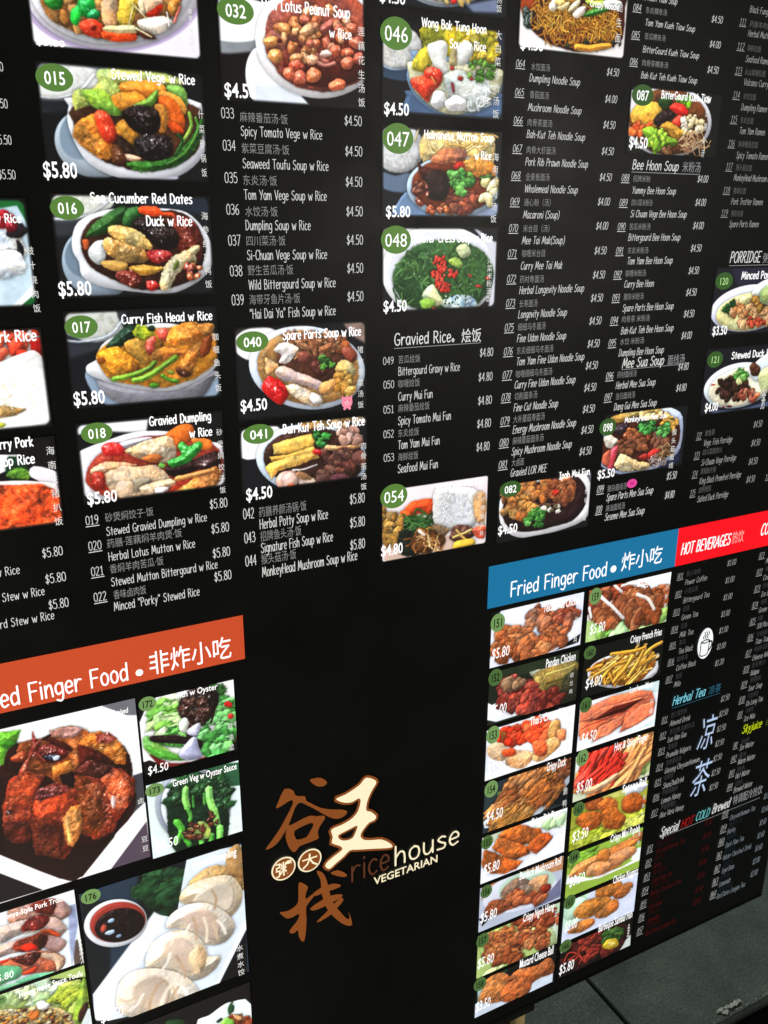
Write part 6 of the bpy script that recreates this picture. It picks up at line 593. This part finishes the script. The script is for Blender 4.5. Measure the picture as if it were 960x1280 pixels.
# the food photographs, each with its number, name and price
GREEN = lit('green_badge', '587f3a'); GREEN2 = lit('dark_green_badge', '3a5c2c'); GREEN3 = lit('pale_green_badge', '6f9256'); GREEN4 = lit('olive_badge', '4a6838'); BLK = lit('black_lettering', '060a06'); PINK = lit('pink_emblem', 'f08aa0'); ROSE = lit('rose_emblem', 'c05070'); MAG = lit('magenta_emblem', 'e04898')
def pig(parent, x, z, w, h, body, dark, ears=True):
    sub(parent, 'pig_emblem', fill([disc(x, z, w, h * .86, 24)]), body, (0, Y_BADGE, 0))
    for s in (-1, 1):
        if ears: sub(parent, 'pig_ear', fill([[(x + s * w * .45, z + h * .6), (x + s * w * .95, z + h * 1.1), (x + s * w * .95, z + h * .3)][::s]]), body, (0, Y_BADGE - .0001, 0))
        if ears: sub(parent, 'pig_foot', fill([disc(x + s * w * .45, z - h * .88, w * .26, h * .2, 10)]), body, (0, Y_BADGE - .0001, 0))
        sub(parent, 'pig_eye', fill([disc(x + s * w * .34, z + h * .28, w * .1, h * .1, 8)]), dark, (0, Y_TEXT, 0))
        sub(parent, 'pig_nostril', fill([disc(x + s * w * .14, z - h * .05, w * .08, h * .1, 8)]), dark, (0, Y_TEXT - .0001, 0))
    sub(parent, 'pig_snout', fill([disc(x, z - h * .05, w * .42, h * .3, 16)]), lit('pale_pink_emblem', 'f8b8c4') if ears else lit('magenta_snout', 'c83080'), (0, Y_BADGE - .0002, 0))
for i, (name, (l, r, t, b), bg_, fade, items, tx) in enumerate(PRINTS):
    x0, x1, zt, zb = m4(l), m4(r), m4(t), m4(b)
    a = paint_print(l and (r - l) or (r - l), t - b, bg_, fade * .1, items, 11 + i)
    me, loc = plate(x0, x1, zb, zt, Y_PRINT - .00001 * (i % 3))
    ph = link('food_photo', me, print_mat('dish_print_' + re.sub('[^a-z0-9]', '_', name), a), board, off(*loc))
    for q in tx:
        k, s = q[0], q[1]
        if k.startswith('badge'):
            _, s, x, z, w, h = q; dark = k in ('badge5', 'badge6')
            sub(ph, 'number_badge', fill([disc(m4(x), m4(z), m4(w), m4(h), 40)]), {'badge': GREEN, 'badge2': GREEN2, 'badge3': GREEN2, 'badge4': GREEN2, 'badge5': GREEN3, 'badge6': GREEN4}[k], (0, Y_BADGE, 0))
            big = s in ('046', '047', '048', '054'); hh = h * (1.0 if big else .98); ww = w * (.72 if big else .55)
            if k == 'badge4': f_text(ph, 'number', s, x - w * .45, x + w * .45, z - h * .42, h * .84, lit('pale_green_lettering', 'b0dc90'), .006)
            else: f_text(ph, 'number', s, x - ww, x + ww, z - hh * .5, hh, BLK if dark else BOLDW, 0 if big else .012)
        elif k == 'pig': pig(ph, m4(q[2]), m4(q[3]), m4(q[4]), m4(q[5]), PINK, ROSE)
        elif k == 'v':
            _, s, x, z0, z1, w = q; f_text(ph, 'chinese_name', s, x - w / 2, x + w / 2, z0, z0 - z1, WHITE, 0, y=Y_TEXT, vertical=True)
        elif k in ('cap', 'cap2'): s_text(ph, 'dish_name', s, *q[2:], BOLDW, .78 if k == 'cap' else .6)
        elif k in ('cap4', 'cap3'): f_text(ph, 'dish_name', s, *q[2:], BOLDW, .012, .1)
        elif k == 'price': f_text(ph, 'price', s, *q[2:], BOLDW, .016)
        elif k == 'price2': f_text(ph, 'price', s, *q[2:], BOLDW, .0, .12)
# the lines of the price list
for colr, und, num, cj, en, pr in ENTRIES:
    mE, mC, mP = {'w': (WHITE, GREY, WHITE), 'r': (RED, REDD, RED), 'b': (BLUEG, BLUED, BLUEG)}[colr]
    x = (en or num or pr)[1]
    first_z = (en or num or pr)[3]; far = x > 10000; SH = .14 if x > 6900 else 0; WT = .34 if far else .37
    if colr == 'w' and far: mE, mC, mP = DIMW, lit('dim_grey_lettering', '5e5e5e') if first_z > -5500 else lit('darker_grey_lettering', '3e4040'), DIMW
    first = en or num or pr
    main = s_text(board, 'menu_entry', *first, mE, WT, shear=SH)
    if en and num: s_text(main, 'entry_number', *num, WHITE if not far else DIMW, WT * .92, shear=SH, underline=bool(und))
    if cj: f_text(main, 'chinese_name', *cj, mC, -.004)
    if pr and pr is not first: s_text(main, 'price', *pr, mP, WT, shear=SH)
for parts, ul in TITLES:
    k, s, x0, x1, z, h, c = parts[0]
    T = s_text(board, 'section_title', s, x0, x1, z, h, SHADE[c], .5, shear=.2 if k == 'ca' else .14 if x0 > 6900 else 0)
    for k, s, x0, x1, z, h, c in parts[1:]:
        if k == 'cj': f_text(T, 'chinese_title', s, x0, x1, z, h, SHADE[c], .0)
        else: s_text(T, 'title_word', s, x0, x1, z, h, SHADE[c], .48, shear=.2)
    if ul:
        me, loc = plate(m4(ul[0]), m4(ul[1]), m4(ul[2]) - .0005, m4(ul[2]) + .0004, Y_PANEL - .0001)
        sub(T, 'underline', me, GREY2 if parts[0][6] == 'w' else SHADE['cyd'], loc)
# the restaurant's emblem
BROWN = lit('brown_emblem', '80461f'); CREAM = lit('cream_emblem', 'f0e4c0')
def lp(a, closed_smooth=True):
    p = np.array(a, float).reshape(-1, 2) / 10000; return [tuple(q) for q in smooth(p, 2, True)]
logo = sub(board, 'restaurant_emblem', fill([lp(LOGO['wang']), lp(LOGO['wanghole'])]), CREAM, (0, Y_TEXT, 0), 'cream calligraphic character outlined in brown')
for k_, hole in ((LOGO['wang'], 0), (LOGO['wanghole'], 1)):
    V, F = [], []; p = np.array(lp(k_)); p = np.vstack([p, p[:2]]); ribbon(p, .0038 if not hole else .0016, 0, V, F); sub(logo, 'outline', mesh(V, F), BROWN, (0, Y_BADGE if not hole else Y_TEXT - .0001, 0))
for a in LOGO['gu']: sub(logo, 'brush_stroke', fill([lp(a)]), BROWN, (0, Y_PRINT, 0))
sub(logo, 'brush_stroke', fill([lp(LOGO['gubox']), lp(LOGO['guhole'])]), BROWN, (0, Y_PRINT - .00006, 0))
for j, a in enumerate(LOGO['zhan']): sub(logo, 'brush_stroke', fill([lp(a)]), BROWN, (0, Y_PRINT - .00003 * j, 0))
for x, z, w, h, ch in LOGO['disc']:
    x, z, w, h = m4(x), m4(z), m4(w), m4(h)
    o = sub(logo, 'roundel', fill([disc(x, z, w, h, 40)]), CREAM, (0, Y_TEXT - .0002, 0)); sub(logo, 'roundel_field', fill([disc(x, z, w * .88, h * .88, 40)]), BROWN, (0, Y_TEXT - .0004, 0))
    f_text(logo, 'lettering', ch, (x - w * .66) * 1e4, (x + w * .66) * 1e4, (z - h * .62) * 1e4, h * 1.24e4, CREAM, .012, y=Y_TEXT - .0006)
s_text(logo, 'lettering', 'rice', *LOGO['rice'], lit('dark_brown_lettering', '54301f'), .42)
s_text(logo, 'lettering', 'house', *LOGO['house'], CREAM, .42)
f_text(logo, 'lettering', 'VEGETARIAN', *LOGO['veg'], CREAM, .014, y=Y_TEXT)
# hot drink emblem, tea characters, pink pig beside entry 099
x, z, w, h = [m4(v) for v in BOARD['cup']]
cup = sub(board, 'cup_emblem', fill([disc(x, z, w, h, 44)]), lit('white_emblem', 'f4f6f8'), (0, Y_BADGE, 0), 'white oval with a steaming cup drawn in black')
def cs(name, pts, wd, sm=True):
    V, F = [], []; p = np.array([(x + a * w, z + b * h) for a, b in pts]); p = smooth(p, 4) if sm else p; ribbon(p, wd, 0, V, F); sub(cup, name, mesh(V, F), BLK, (0, Y_TEXT - .00005 * len(cup.children), 0))
cs('cup_outline', [(-.62, .12), (-.60, -.30), (-.55, -.72), (0, -.80), (.42, -.66), (.5, -.2), (.5, .12)], .0011)
cs('cup_rim', [(-.62, .14), (-.1, .04), (.52, .14), (0, .24), (-.62, .14)], .0011)
cs('cup_handle', [(.5, .06), (.82, .04), (.84, -.26), (.5, -.52)], .0016)
for d in (-.28, -.02, .24): cs('steam', [(d, .32), (d - .12, .46), (d + .1, .6), (d, .78)], .0009)
for ch, *ln in BOARD['big']: f_text(board, 'tea_character', ch, *ln, lit('pale_blue_lettering', 'b4c8e8'), -.006, .22)
x, z, w, h = [m4(v) for v in BOARD['pig2']]; pig(board, x, z, w, h, MAG, lit('dark_magenta_emblem', '8c1c58'), False)
flush()
